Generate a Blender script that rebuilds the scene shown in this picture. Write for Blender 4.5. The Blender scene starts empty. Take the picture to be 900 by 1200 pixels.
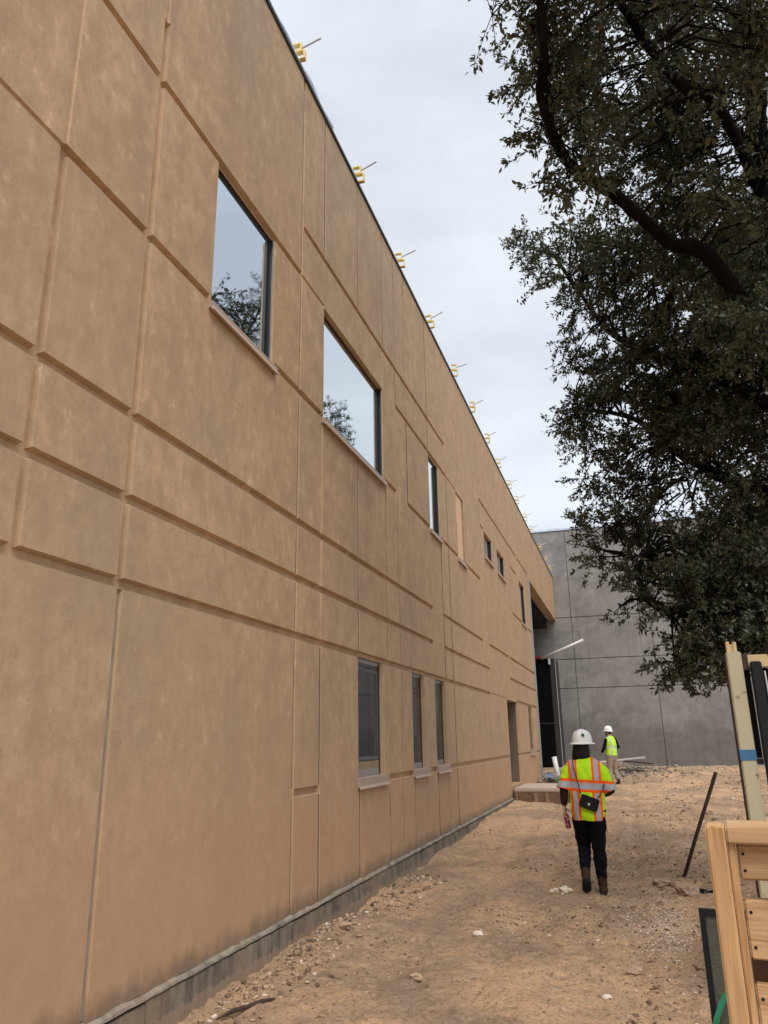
import bpy, bmesh, math, random
import numpy as np
from mathutils import Vector, Matrix, Quaternion

random.seed(7); RNG = np.random.default_rng(7)
scene = bpy.context.scene
COL = scene.collection

# ---------------------------------------------------------------- camera
CAM = (2.87, 0.0, 1.65)
_R = np.array([[0.9546232, -0.09966277, -0.28064546],
               [0.2974068, 0.26962139, 0.91588946],
               [-0.01561206, -0.9577952, 0.28702722]])
cam_d = bpy.data.cameras.new("camera"); cam = bpy.data.objects.new("camera", cam_d); COL.objects.link(cam)
cam_d.sensor_fit = 'HORIZONTAL'; cam_d.sensor_width = 36.0; cam_d.lens = 35.6
cam_d.clip_start = 0.05; cam_d.clip_end = 2000
_m = Matrix(((_R[0, 0], -_R[0, 1], -_R[0, 2], CAM[0]), (_R[1, 0], -_R[1, 1], -_R[1, 2], CAM[1]),
             (_R[2, 0], -_R[2, 1], -_R[2, 2], CAM[2]), (0, 0, 0, 1)))
cam.matrix_world = _m
scene.camera = cam

# ---------------------------------------------------------------- world, sun, exposure
SUN_ELEV, SUN_AZ = 58.0, 146.0          # azimuth measured clockwise from +Y: behind the camera, on its right
world = bpy.data.worlds.new("World"); scene.world = world; world.use_nodes = True
wn, wl = world.node_tree.nodes, world.node_tree.links
wn.clear()
wo = wn.new('ShaderNodeOutputWorld'); bg = wn.new('ShaderNodeBackground'); wl.new(bg.outputs[0], wo.inputs[0])
sky = wn.new('ShaderNodeTexSky'); sky.sky_type = 'NISHITA'; sky.sun_disc = False
sky.sun_elevation = math.radians(SUN_ELEV); sky.sun_rotation = math.radians(SUN_AZ)
tc = wn.new('ShaderNodeTexCoord'); mp = wn.new('ShaderNodeMapping'); mp.inputs['Scale'].default_value = (1.0, 1.0, 2.2)
wl.new(tc.outputs['Generated'], mp.inputs[0])
nz = wn.new('ShaderNodeTexNoise'); nz.inputs['Scale'].default_value = 2.3; nz.inputs['Detail'].default_value = 6; nz.inputs['Roughness'].default_value = .5
wl.new(mp.outputs[0], nz.inputs['Vector'])
cr = wn.new('ShaderNodeValToRGB'); wl.new(nz.outputs['Fac'], cr.inputs[0])
cr.color_ramp.elements[0].position = .36; cr.color_ramp.elements[0].color = (0.585, 0.62, 0.70, 1)
cr.color_ramp.elements[1].position = .63; cr.color_ramp.elements[1].color = (0.835, 0.88, 0.925, 1)
sc_ = wn.new('ShaderNodeVectorMath'); sc_.operation = 'SCALE'; sc_.inputs['Scale'].default_value = 5.0
wl.new(cr.outputs[0], sc_.inputs[0])
mx = wn.new('ShaderNodeMix'); mx.data_type = 'RGBA'; mx.inputs['Factor'].default_value = .9
wl.new(sky.outputs[0], mx.inputs['A']); wl.new(sc_.outputs[0], mx.inputs['B'])
wl.new(mx.outputs['Result'], bg.inputs['Color']); bg.inputs['Strength'].default_value = 0.1

sun_d = bpy.data.lights.new("sun", 'SUN'); sun = bpy.data.objects.new("sun", sun_d); COL.objects.link(sun)
sun_d.energy = 1.5; sun_d.angle = math.radians(50); sun_d.color = (1.0, .965, .91)
_e, _a = math.radians(SUN_ELEV), math.radians(SUN_AZ)
_to = Vector((math.sin(_a) * math.cos(_e), math.cos(_a) * math.cos(_e), math.sin(_e)))
sun.rotation_euler = _to.to_track_quat('Z', 'Y').to_euler()
sun.location = _to * 60

vs = scene.view_settings
vs.view_transform = 'Standard'; vs.look = 'None'; vs.exposure = 1.15; vs.gamma = 1.0; vs.use_curve_mapping = False

# ---------------------------------------------------------------- helpers
def tag(o, label=None, cat=None, group=None, kind=None):
    if label: o['label'] = label
    if cat: o['category'] = cat
    if group: o['group'] = group
    if kind: o['kind'] = kind
    return o

def empty(name, loc=(0, 0, 0), rz=0.0):
    o = bpy.data.objects.new(name, None); COL.objects.link(o)
    o.location = loc; o.rotation_euler = (0, 0, rz); o.empty_display_size = .1
    return o

def link(name, me, mat=None, parent=None, smooth=False):
    if mat is not None:
        for m in (mat if isinstance(mat, (list, tuple)) else [mat]): me.materials.append(m)
    if smooth: me.polygons.foreach_set('use_smooth', [True] * len(me.polygons))
    o = bpy.data.objects.new(name, me); COL.objects.link(o)
    if parent: o.parent = parent
    return o

class MB:
    """collects simple shapes into one mesh"""
    def __init__(s): s.v = []; s.f = []
    def add(s, vs_, fs):
        b = len(s.v); s.v += [tuple(v) for v in vs_]; s.f += [tuple(i + b for i in f) for f in fs]; return s
    def box(s, x0, x1, y0, y1, z0, z1, M=None):
        vs_ = [Vector((x, y, z)) for x in (x0, x1) for y in (y0, y1) for z in (z0, z1)]
        if M: vs_ = [M @ v for v in vs_]
        return s.add(vs_, [(0, 1, 3, 2), (4, 6, 7, 5), (0, 4, 5, 1), (2, 3, 7, 6), (0, 2, 6, 4), (1, 5, 7, 3)])
    def loft(s, pts, rad, n=12, up=None, cap=True):
        """tube along pts; rad: number or (ra, rb) per point"""
        P = [Vector(p) for p in pts]; rings = []
        t0 = (P[1] - P[0]).normalized()
        ref = Vector(up) if up else (Vector((0, 1, 0)) if abs(t0.y) < .8 else Vector((1, 0, 0)))
        a = (ref - t0 * ref.dot(t0)).normalized()
        b0 = len(s.v)
        for i, p in enumerate(P):
            t = (P[min(i + 1, len(P) - 1)] - P[max(i - 1, 0)]).normalized()
            a = (a - t * a.dot(t)); a = a.normalized() if a.length > 1e-6 else t.orthogonal().normalized()
            b = t.cross(a)
            r = rad[i] if isinstance(rad, (list, tuple)) else rad
            ra, rb = r if isinstance(r, (list, tuple)) else (r, r)
            for k in range(n):
                th = 2 * math.pi * k / n
                s.v.append(tuple(p + b * (ra * math.cos(th)) + a * (rb * math.sin(th))))
        for i in range(len(P) - 1):
            for k in range(n):
                k2 = (k + 1) % n
                s.f.append((b0 + i * n + k, b0 + i * n + k2, b0 + (i + 1) * n + k2, b0 + (i + 1) * n + k))
        if cap:
            s.f.append(tuple(b0 + k for k in reversed(range(n))))
            e = b0 + (len(P) - 1) * n
            s.f.append(tuple(e + k for k in range(n)))
        return s
    def ball(s, c, r, n=12, m=8):
        c = Vector(c); r = r if isinstance(r, (list, tuple)) else (r, r, r)
        b0 = len(s.v)
        s.v.append(tuple(c + Vector((0, 0, -r[2]))))
        for j in range(1, m):
            ph = -math.pi / 2 + math.pi * j / m
            for k in range(n):
                th = 2 * math.pi * k / n
                s.v.append(tuple(c + Vector((r[0] * math.cos(ph) * math.cos(th), r[1] * math.cos(ph) * math.sin(th), r[2] * math.sin(ph)))))
        s.v.append(tuple(c + Vector((0, 0, r[2])))); e = len(s.v) - 1
        for k in range(n): s.f.append((b0, b0 + 1 + (k + 1) % n, b0 + 1 + k))
        for j in range(m - 2):
            for k in range(n):
                q = b0 + 1 + j * n
                s.f.append((q + k, q + (k + 1) % n, q + n + (k + 1) % n, q + n + k))
        q = b0 + 1 + (m - 2) * n
        for k in range(n): s.f.append((q + k, q + (k + 1) % n, e))
        return s
    def mesh(s, name='m'):
        me = bpy.data.meshes.new(name); me.from_pydata(s.v, [], s.f); me.validate(); me.update(); return me
    def build(s, name, mat=None, parent=None, smooth=False, bevel=0.0):
        me = s.mesh(name)
        if bevel > 0:
            bm = bmesh.new(); bm.from_mesh(me)
            bmesh.ops.bevel(bm, geom=list(bm.edges), offset=bevel, segments=2, affect='EDGES', clamp_overlap=True)
            bm.to_mesh(me); bm.free()
        return link(name, me, mat, parent, smooth)
    def fuse(s, name, mat, parent=None, voxel=.012, smooth_it=4):
        """voxel-union of everything collected: one continuous surface"""
        o = bpy.data.objects.new('tmp', s.mesh('tmp')); COL.objects.link(o)
        r = o.modifiers.new('r', 'REMESH'); r.mode = 'VOXEL'; r.voxel_size = voxel
        if smooth_it:
            q = o.modifiers.new('s', 'SMOOTH'); q.factor = .5; q.iterations = smooth_it
        dg = bpy.context.evaluated_depsgraph_get()
        me = bpy.data.meshes.new_from_object(o.evaluated_get(dg)); me.name = name
        tm = o.data; bpy.data.objects.remove(o); bpy.data.meshes.remove(tm)
        me.materials.clear()
        return link(name, me, mat, parent, True)

def copy_tree(o, parent=None):
    c = o.copy(); COL.objects.link(c)
    if parent: c.parent = parent
    for ch in list(o.children): copy_tree(ch, c)
    return c

# ---------------------------------------------------------------- materials
class NT:
    def __init__(s, name):
        s.m = bpy.data.materials.new(name); s.m.use_nodes = True; s.n = s.m.node_tree.nodes; s.l = s.m.node_tree.links
        s.b = s.n['Principled BSDF']; s.geo = s.n.new('ShaderNodeNewGeometry')
    def pos(s, scale=(1, 1, 1), local=False):
        q = s.n.new('ShaderNodeMapping'); q.inputs['Scale'].default_value = scale
        if local:
            t = s.n.new('ShaderNodeTexCoord'); s.l.new(t.outputs['Object'], q.inputs[0])
        else: s.l.new(s.geo.outputs['Position'], q.inputs[0])
        return q.outputs[0]
    def noise(s, vec, scale, detail=5, rough=.55, dist=0):
        q = s.n.new('ShaderNodeTexNoise'); q.inputs['Scale'].default_value = scale; q.inputs['Detail'].default_value = detail
        q.inputs['Roughness'].default_value = rough; q.inputs['Distortion'].default_value = dist
        s.l.new(vec, q.inputs['Vector']); return q.outputs['Fac']
    def voro(s, vec, scale, feature='F1', out='Distance', rnd=1):
        q = s.n.new('ShaderNodeTexVoronoi'); q.feature = feature; q.inputs['Scale'].default_value = scale
        q.inputs['Randomness'].default_value = rnd
        s.l.new(vec, q.inputs['Vector']); return q.outputs[out]
    def ramp(s, fac, stops):
        q = s.n.new('ShaderNodeValToRGB'); e = q.color_ramp.elements
        while len(e) < len(stops): e.new(.5)
        for i, (p, c) in enumerate(stops):
            e[i].position = p; e[i].color = (c, c, c, 1) if not isinstance(c, tuple) else (*c, 1)
        s.l.new(fac, q.inputs[0]); return q.outputs[0]
    def mix(s, fac, a, b, mode='MIX'):
        q = s.n.new('ShaderNodeMix'); q.data_type = 'RGBA'; q.blend_type = mode
        for k, v in (('Factor', fac), ('A', a), ('B', b)):
            if isinstance(v, (int, float)): q.inputs[k].default_value = v if k == 'Factor' else (v, v, v, 1)
            elif isinstance(v, tuple): q.inputs[k].default_value = (*v, 1)
            else: s.l.new(v, q.inputs[k])
        return q.outputs['Result']
    def math(s, op, a, b=0.0, c=0.0):
        q = s.n.new('ShaderNodeMath'); q.operation = op
        for i, v in enumerate((a, b, c)):
            if isinstance(v, (int, float)): q.inputs[i].default_value = v
            else: s.l.new(v, q.inputs[i])
        return q.outputs[0]
    def sep(s, vec):
        q = s.n.new('ShaderNodeSeparateXYZ'); s.l.new(vec, q.inputs[0]); return q.outputs
    def bump(s, h, strength=.3, dist=.02, prev=None):
        q = s.n.new('ShaderNodeBump'); q.inputs['Strength'].default_value = strength; q.inputs['Distance'].default_value = dist
        s.l.new(h, q.inputs['Height'])
        if prev is not None: s.l.new(prev, q.inputs['Normal'])
        return q.outputs[0]
    def out(s, col=None, rough=.8, nrm=None, metal=0.0, spec=None):
        b = s.b
        if col is not None:
            if isinstance(col, tuple): b.inputs['Base Color'].default_value = (*col, 1)
            else: s.l.new(col, b.inputs['Base Color'])
        if isinstance(rough, (int, float)): b.inputs['Roughness'].default_value = rough
        else: s.l.new(rough, b.inputs['Roughness'])
        if nrm is not None: s.l.new(nrm, b.inputs['Normal'])
        b.inputs['Metallic'].default_value = metal
        if spec is not None: b.inputs['Specular IOR Level'].default_value = spec
        return s.m

def simple(name, c, rough=.6, metal=0.0, var=.25, scale=8.0, bump=.0, spec=None):
    t = NT(name); p = t.pos(local=True)
    n = t.noise(p, scale, 5)
    col = t.mix(n, tuple(x * (1 - var) for x in c), tuple(min(1, x * (1 + var)) for x in c))
    nr = t.bump(t.noise(p, scale * 6, 4), bump, .004) if bump else None
    return t.out(col, rough, nr, metal, spec)

def mat_tan_concrete(name, tint=1.06):
    t = NT(name); p = t.pos()
    big = t.noise(p, .45, 6, .6, .2)
    blot = t.noise(t.pos((1, 1, .8)), 3.4, 9, .68, .15)
    mott = t.noise(t.pos((1, 1, .7)), 9.0, 7, .7, .1)
    strk = t.noise(t.pos((1, 9, .35)), 1.0, 6, .62)
    fine = t.noise(p, 46, 4, .7)
    c = t.mix(t.ramp(big, [(.32, 0.), (.68, 1.)]), (0.389 * tint, 0.259 * tint, 0.147 * tint), (0.460 * tint, 0.315 * tint, 0.184 * tint))
    c = t.mix(t.ramp(blot, [(.36, .80), (.54, .0)]), c, (0.304 * tint, 0.201 * tint, 0.119 * tint))
    c = t.mix(t.ramp(blot, [(.56, .0), (.72, .40)]), c, (0.566 * tint, 0.405 * tint, 0.254 * tint))
    c = t.mix(t.ramp(mott, [(.38, .75), (.52, .0)]), c, (0.320 * tint, 0.213 * tint, 0.127 * tint))
    c = t.mix(t.ramp(mott, [(.57, .0), (.70, .72)]), c, (0.607 * tint, 0.451 * tint, 0.300 * tint))
    c = t.mix(t.ramp(strk, [(.52, 0.), (.78, .20)]), c, (0.289 * tint, 0.205 * tint, 0.129 * tint))
    c = t.mix(t.ramp(fine, [(.3, .0), (.8, .26)]), c, (0.546 * tint, 0.400 * tint, 0.261 * tint))
    # rougher cast with pale flecks on the panel at the near end
    yy = t.sep(t.geo.outputs['Position'])[1]; zz0 = t.sep(t.geo.outputs['Position'])[2]
    near = t.math('MULTIPLY', t.math('LESS_THAN', yy, 3.86), t.math('LESS_THAN', zz0, 2.6))
    flk = t.voro(p, 30, 'F1'); fm = t.noise(p, 3.0, 4)
    fl_ = t.math('MULTIPLY', t.math('MULTIPLY', t.ramp(flk, [(.10, 1.), (.2, 0.)]), t.ramp(fm, [(.48, 0.), (.58, 1.)])), near)
    c = t.mix(t.math('MULTIPLY', fl_, .55), c, (.66, .52, .40))
    gp = t.noise(t.pos((1, 1, .6)), .9, 6, .65)
    c = t.mix(t.ramp(gp, [(.48, 0.), (.66, .42)]), c, (0.258 * tint, 0.200 * tint, 0.138 * tint))
    oi = t.n.new('ShaderNodeObjectInfo')
    c = t.mix(t.math('MULTIPLY', oi.outputs['Random'], .30), c, (0.351 * tint, 0.251 * tint, 0.159 * tint))
    # drips running down the panel faces
    dz = t.noise(t.pos((1, 16, .22)), 1.0, 4, .5); dm = t.noise(t.pos((1, 1, .5)), .7, 4)
    c = t.mix(t.math('MULTIPLY', t.ramp(dz, [(.60, 0.), (.72, .30)]), t.ramp(dm, [(.46, 0.), (.60, 1.)])), c, (0.243 * tint, 0.174 * tint, 0.110 * tint))
    # damp, redder band low on the wall where dirt splashed up
    z = t.sep(t.geo.outputs['Position'])[2]
    edge = t.math('ADD', z, t.math('MULTIPLY', t.noise(t.pos((1, 2.2, 1)), 1.3, 6, .7), -1.6))
    c = t.mix(t.ramp(edge, [(.0, .55), (.9, .0)]), c, (0.435 * tint, 0.251 * tint, 0.142 * tint))
    low = t.math('ADD', z, t.math('MULTIPLY', t.noise(t.pos((1, 3, 1)), 2.2, 5, .7), -.30))
    c = t.mix(t.ramp(low, [(.12, .75), (.24, .0)]), c, (.175, .125, .088))
    # air-hole pits and drips
    pv = t.voro(p, 27, 'F1'); pm = t.noise(p, .8, 5, .65)
    pits = t.math('MULTIPLY', t.ramp(pv, [(.06, 1.), (.14, .0)]), t.ramp(pm, [(.52, 0.), (.64, 1.)]))
    c = t.mix(t.math('MULTIPLY', pits, .6), c, (.14, .09, .055))
    n1 = t.bump(t.noise(p, 70, 3, .7), .22, .004)
    n2 = t.bump(t.noise(p, 5, 5, .6), .22, .02, n1)
    n3 = t.bump(t.math('SUBTRACT', 1.0, pits), .6, .008, n2)
    r = t.ramp(blot, [(.3, .78), (.7, .62)])
    return t.out(c, r, n3, 0, .35)

def mat_grey_concrete():
    t = NT('grey concrete'); p = t.pos()
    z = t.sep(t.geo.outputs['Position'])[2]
    a = t.noise(p, .42, 7, .62, .5); b = t.noise(p, 1.3, 8, .68, 1.0); s = t.noise(t.pos((5, 1, .22)), .9, 6, .6)
    c = t.mix(t.ramp(a, [(.3, 0.), (.7, 1.)]), (.118, .112, .105), (.232, .222, .210))
    c = t.mix(t.ramp(b, [(.38, 0.), (.62, .75)]), c, (.265, .252, .24))
    c = t.mix(t.ramp(s, [(.5, 0.), (.75, .45)]), c, (.12, .106, .097))
    darker = t.math('ADD', z, t.math('MULTIPLY', t.noise(p, .7, 6, .65), -3.0))
    c = t.mix(t.ramp(darker, [(.0, .55), (1.0, .0)]), c, (.095, .083, .076))  # grey gets darker towards the bottom, with a ragged upper edge
    return t.out(c, .7, t.bump(t.noise(p, 14, 5, .7), .3, .02))

def mat_foundation():
    t = NT('wet foundation concrete'); p = t.pos()
    a = t.noise(t.pos((1, 2.4, .5)), 2.8, 9, .75, .5); f = t.noise(p, 18, 5, .7)
    c = t.mix(t.ramp(a, [(.34, 0.), (.66, 1.)]), (.052, .042, .031), (.270, .222, .165))
    c = t.mix(t.ramp(t.noise(p, 1.4, 5), [(.50, 0.), (.7, .7)]), c, (.30, .205, .13))
    c = t.mix(t.ramp(f, [(.5, 0.), (.8, .4)]), c, (.30, .25, .19))
    z = t.sep(t.geo.outputs['Position'])[2]
    c = t.mix(t.math('MULTIPLY', t.ramp(z, [(.205, 0.), (.225, 1.)]), t.ramp(t.noise(t.pos((1, 2, 1)), 3.0, 6, .7), [(.42, 0.), (.6, .75)])), c, (.30, .255, .205))
    c = t.mix(t.ramp(t.math('ADD', z, t.math('MULTIPLY', t.noise(t.pos((1, 2, 1)), 4.0, 5, .7), -.16)), [(-.06, .7), (.0, .0)]), c, (.30, .21, .14))
    return t.out(c, .75, t.bump(f, .5, .012))

def mat_dirt():
    t = NT('dry sandy dirt'); p = t.pos()
    a = t.noise(p, .55, 7, .62, .6); b = t.noise(p, 2.6, 8, .7, .4); f = t.noise(p, 34, 6, .78); g = t.noise(p, 10, 7, .74, .3)
    e = t.noise(p, 90, 4, .8)
    c = t.mix(t.ramp(a, [(.40, 0.), (.58, 1.)]), (.385, .262, .170), (.690, .435, .255))
    c = t.mix(t.ramp(b, [(.36, .65), (.54, 0.)]), c, (.330, .245, .178))
    c = t.mix(t.ramp(g, [(.52, 0.), (.70, .8)]), c, (.64, .46, .32))
    c = t.mix(t.ramp(g, [(.33, .85), (.43, 0.)]), c, (.185, .128, .084))
    c = t.mix(t.ramp(f, [(.35, .9), (.48, 0.)]), c, (.165, .112, .074))
    c = t.mix(t.ramp(e, [(.55, 0.), (.72, .6)]), c, (.70, .54, .40))
    v = t.voro(p, 40, 'F1'); vm = t.noise(p, 3.2, 4)
    peb = t.math('MULTIPLY', t.ramp(v, [(.14, 1.), (.24, 0.)]), t.ramp(vm, [(.5, 0.), (.62, 1.)]))
    c = t.mix(t.math('MULTIPLY', peb, .6), c, (.60, .47, .35))
    h = t.math('ADD', t.math('MULTIPLY', f, .7), t.math('ADD', t.math('MULTIPLY', g, 1.3), t.math('ADD', t.math('MULTIPLY', peb, .25), t.math('MULTIPLY', e, .25))))
    return t.out(c, .95, t.bump(h, 1.0, .04), 0, .12)

def mat_wood(name, c1, c2, knots=True, axis=2, grain=1.0):
    t = NT(name)
    sc = [44 * grain] * 3; sc[axis] = 1.9
    p = t.pos(tuple(sc), True)
    w = t.noise(p, 1.0, 4, .55, 1.2)
    sc2 = [150] * 3; sc2[axis] = 3.0
    f = t.noise(t.pos(tuple(sc2), True), 1.0, 3)
    c = t.mix(t.ramp(w, [(.40, 0.), (.54, .45), (.66, 1.)]), c1, c2)
    c = t.mix(t.ramp(f, [(.4, 0.), (.75, .4)]), c, tuple(x * .8 for x in c2))
    if knots:
        k = t.voro(t.pos(tuple(3.0 if i == axis else 9.0 for i in range(3)), True), 1.0)
        c = t.mix(t.ramp(k, [(.10, .85), (.24, 0.)]), c, tuple(x * .42 for x in c2))
    return t.out(c, .62, t.bump(f, .15, .003))

def mat_glass(name, refl, tint):
    t = NT(name); n, l = t.n, t.l
    t.out((.012, .016, .02), .03, None, 0, .5)
    gl = n.new('ShaderNodeBsdfGlossy'); gl.inputs['Roughness'].default_value = .008; gl.inputs['Color'].default_value = (*tint, 1)
    nb = t.bump(t.noise(t.pos(), 1.1, 3), .07, .05); l.new(t.ramp(t.noise(t.pos(), 2.4, 5), [(.4, .006), (.7, .045)]), gl.inputs['Roughness']); l.new(nb, gl.inputs['Normal'])
    lw = n.new('ShaderNodeLayerWeight'); lw.inputs['Blend'].default_value = .35
    fac = t.math('ADD', t.math('MULTIPLY', lw.outputs['Fresnel'], (1 - refl) * (.9 if refl > .5 else .09)), refl)
    ms = n.new('ShaderNodeMixShader'); l.new(fac, ms.inputs[0]); l.new(t.b.outputs[0], ms.inputs[1]); l.new(gl.outputs[0], ms.inputs[2])
    l.new(ms.outputs[0], n['Material Output'].inputs[0])
    return t.m

def mat_rusty_paint(name, paint, rust=(.17, .07, .03), amount=.6):
    t = NT(name); p = t.pos(local=True)
    a = t.noise(p, 7, 8, .7); b = t.noise(p, 40, 4, .7)
    e = t.geo.outputs['Pointiness']
    c = t.mix(t.noise(p, 3, 4), tuple(x * .85 for x in paint), tuple(x * 1.12 for x in paint))
    c = t.mix(t.ramp(a, [(amount, 0.), (amount + .06, 1.)]), c, rust)
    c = t.mix(t.ramp(b, [(.62, 0.), (.75, .6)]), c, tuple(x * .55 for x in paint))
    return t.out(c, .6, t.bump(b, .2, .003))

def mat_leaf():
    t = NT('live oak leaves'); g = t.geo
    r = g.outputs['Random Per Island']
    c = t.ramp(r, [(0., (.036, .046, .024)), (.5, (.066, .078, .042)), (.88, (.10, .108, .062)), (1., (.13, .11, .06))])
    t.out(c, .42, None, 0, .45)
    tr = t.n.new('ShaderNodeBsdfTranslucent'); t.l.new(t.mix(.5, c, (.09, .10, .02)), tr.inputs[0])
    ms = t.n.new('ShaderNodeMixShader'); ms.inputs[0].default_value = .22
    t.l.new(t.b.outputs[0], ms.inputs[1]); t.l.new(tr.outputs[0], ms.inputs[2]); t.l.new(ms.outputs[0], t.n['Material Output'].inputs[0])
    return t.m

def mat_bark():
    t = NT('oak bark'); p = t.pos((1, 1, .3))
    a = t.noise(p, 16, 7, .7, .4)
    return t.out(t.ramp(a, [(.35, (.005, .0042, .0035)), (.6, (.013, .0105, .009)), (.75, (.034, .029, .024))]), .95, t.bump(a, 1.0, .06), 0, .08)

M = {}
M['tan'] = mat_tan_concrete('tan concrete'); M['groove'] = mat_tan_concrete('paler tan groove concrete', 1.14); M['grey'] = mat_grey_concrete(); M['found'] = mat_foundation(); M['dirt'] = mat_dirt()  # groove faces use the same concrete in a slightly paler tint
M['seal'] = simple('tan joint sealant', (.27, .215, .165), .85, 0, .5, 6); M['seam_shade'] = simple('dark seam', (.080, .058, .042), .9, 0, .4, 6)  # the dark colour serves joints and the painted shade in grooves
M['frame_dark'] = simple('dark window frame', (.022, .022, .024), .4, .3)
M['frame_grey'] = simple('grey window frame', (.27, .265, .27), .42, .4, .12)
M['sill'] = simple('painted sill', (.36, .275, .215), .5, 0, .1)
M['sill_lip'] = simple('pale sill lip', (.50, .42, .35), .5, 0, .08)
M['glass_hi'] = mat_glass('mirror glass', .74, (.86, .93, .96))
M['glass_lo'] = mat_glass('dark glass', .02, (.62, .70, .74))
M['ply'] = simple('plywood infill', (.62, .42, .26), .7, 0, .12, 3)
M['coping'] = simple('dark coping', (.03, .03, .033), .5, .2)
M['film'] = simple('pale blue membrane', (.48, .56, .68), .3, .1, .35, 14, .6)
M['yellow'] = simple('yellow paint', (.70, .52, .15), .5, 0, .15)
M['pipe'] = simple('galvanised pipe', (.50, .52, .55), .5, .2, .15)
M['galv'] = simple('galvanised steel', (.36, .39, .41), .45, .5, .2, 5)
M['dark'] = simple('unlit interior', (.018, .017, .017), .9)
M['blackwrap'] = simple('black wrap', (.004, .004, .004), .95, 0, .3, 3, .3, .1)
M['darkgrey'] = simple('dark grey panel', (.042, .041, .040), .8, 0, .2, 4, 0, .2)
M['red'] = simple('red paint', (.24, .03, .025), .5)
M['white'] = simple('white paint', (.60, .60, .59), .45, 0, .08)
M['slab'] = simple('pale concrete slab', (.44, .345, .27), .85, 0, .2, 4, .3)
M['form'] = mat_wood('dirty form board', (.19, .108, .060), (.10, .055, .028), True, 0)
M['stake'] = mat_wood('form stake', (.30, .185, .10), (.20, .115, .06), False, 2)
M['wood_v'] = mat_wood('new pine post', (.62, .385, .185), (.40, .205, .08), True, 2)
M['wood_h'] = mat_wood('new pine board', (.62, .40, .205), (.34, .18, .075), True, 0)
M['post'] = mat_rusty_paint('chipped cream paint', (.44, .395, .265), amount=.60)
M['rail'] = mat_rusty_paint('chipped yellow paint', (.56, .42, .22), amount=.58)
M['rust'] = simple('rusty steel', (.045, .024, .018), .85, 0, .5, 30, .5)
M['tape'] = simple('blue tape', (.035, .14, .27), .6)
M['black'] = simple('black steel', (.010, .0105, .012), .6, 0, .3, 10, .2, .25)
M['fabric'] = simple('black windscreen', (.006, .0065, .0075), .95, 0, .3, 20, .4, .15)
M['mesh'] = simple('olive mesh', (.085, .080, .060), .9, 0, .5, 26, .8)
M['strap'] = simple('green strap', (.012, .16, .085), .45)
M['leaf'] = mat_leaf(); M['bark'] = mat_bark()
def mat_stones(name, stops):
    t = NT(name); c = t.ramp(t.geo.outputs['Random Per Island'], stops)
    n = t.noise(t.pos(), 60, 4, .7); c = t.mix(t.ramp(n, [(.3, .5), (.6, 0.)]), c, (.16, .11, .075))
    return t.out(c, .95, t.bump(n, .5, .006), 0, .1)
M['stone'] = mat_stones('mixed dirt stones', [(0., (.12, .082, .055)), (.28, (.20, .14, .095)), (.5, (.38, .255, .165)), (.75, (.46, .33, .23)), (.93, (.60, .48, .37)), (1., (.70, .62, .52))])
M['pinkstone'] = simple('reddish stone', (.37, .245, .175), .9, 0, .3, 25, .6)
M['whitestone'] = simple('white stone', (.60, .51, .42), .9, 0, .25, 30, .5)
M['rubble'] = simple('grey rubble', (.24, .20, .165), .95, 0, .5, 18, .8)
M['stick'] = simple('dark bark stick', (.05, .03, .022), .95, 0, .4, 40, .8)
M['roof'] = simple('roof membrane', (.4, .4, .4), .9)

# ---------------------------------------------------------------- terrain
def _hash(ix, iy, s):
    h = (ix.astype(np.int64) * 374761393 + iy.astype(np.int64) * 668265263 + s * 974634533) & 0xffffffff
    h = ((h ^ (h >> 13)) * 1274126177) & 0xffffffff
    return ((h ^ (h >> 16)) & 0xffff) / 65535.0
def vnoise(x, y, s=0):
    x0 = np.floor(x); y0 = np.floor(y); fx = x - x0; fy = y - y0
    fx = fx * fx * (3 - 2 * fx); fy = fy * fy * (3 - 2 * fy)
    a = _hash(x0, y0, s); b = _hash(x0 + 1, y0, s); c = _hash(x0, y0 + 1, s); d = _hash(x0 + 1, y0 + 1, s)
    return (a * (1 - fx) + b * fx) * (1 - fy) + (c * (1 - fx) + d * fx) * fy - .5
def sst(x, a, b):
    t = np.clip((x - a) / (b - a), 0, 1); return t * t * (3 - 2 * t)
def terrain(x, y, detail=True):
    x = np.asarray(x, float); y = np.asarray(y, float)
    z = .15 * sst(y, 10, 19.5) + .19 * sst(y, 19.5, 37)
    z = z + .025 * sst(x, .05, 1.7) * (1 - sst(y, 12, 24))
    g = lambda cx, cy, sx, sy, a: a * np.exp(-((x - cx) / sx) ** 2 - ((y - cy) / sy) ** 2)
    z = z + g(.42, 7.1, .38, .9, .07) + g(.5, 9.5, .4, .8, .05) + g(.3, 5.4, .3, .5, .03) + g(.6, 16.5, .6, 1.8, .08)
    z = z + g(1.9, 31.5, 1.1, .9, .38) + g(4.6, 31.0, 1.6, .7, .22) + g(3.2, 29.5, .9, .5, .12)
    z = z + .17 * (vnoise(y * 1.1, x * 0 + 3.3, 21) + .12) * np.exp(-(np.maximum(x, 0) / .45) ** 2)
    for rx in (1.05, 1.75, 2.75): z = z - .045 * np.exp(-((x - rx - .12 * vnoise(y * .5, x * 0 + rx, 31)) / .11) ** 2) * (vnoise(y * .7, x * 0 + rx * 3, 33) + .7)
    if detail:
        w = sst(x, -.3, .15) * .75 + .25
        z = z + w * (.060 * vnoise(x * 1.1, y * 1.1, 1) + .042 * vnoise(x * 3.1, y * 2.6, 2) + .026 * vnoise(x * 7.3, y * 7.3, 3)
                     + .026 * vnoise(x * 17, y * 17, 4) + .019 * vnoise(x * 31, y * 31, 5))
    return z
def tz(x, y): return float(terrain(x, y))

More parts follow.
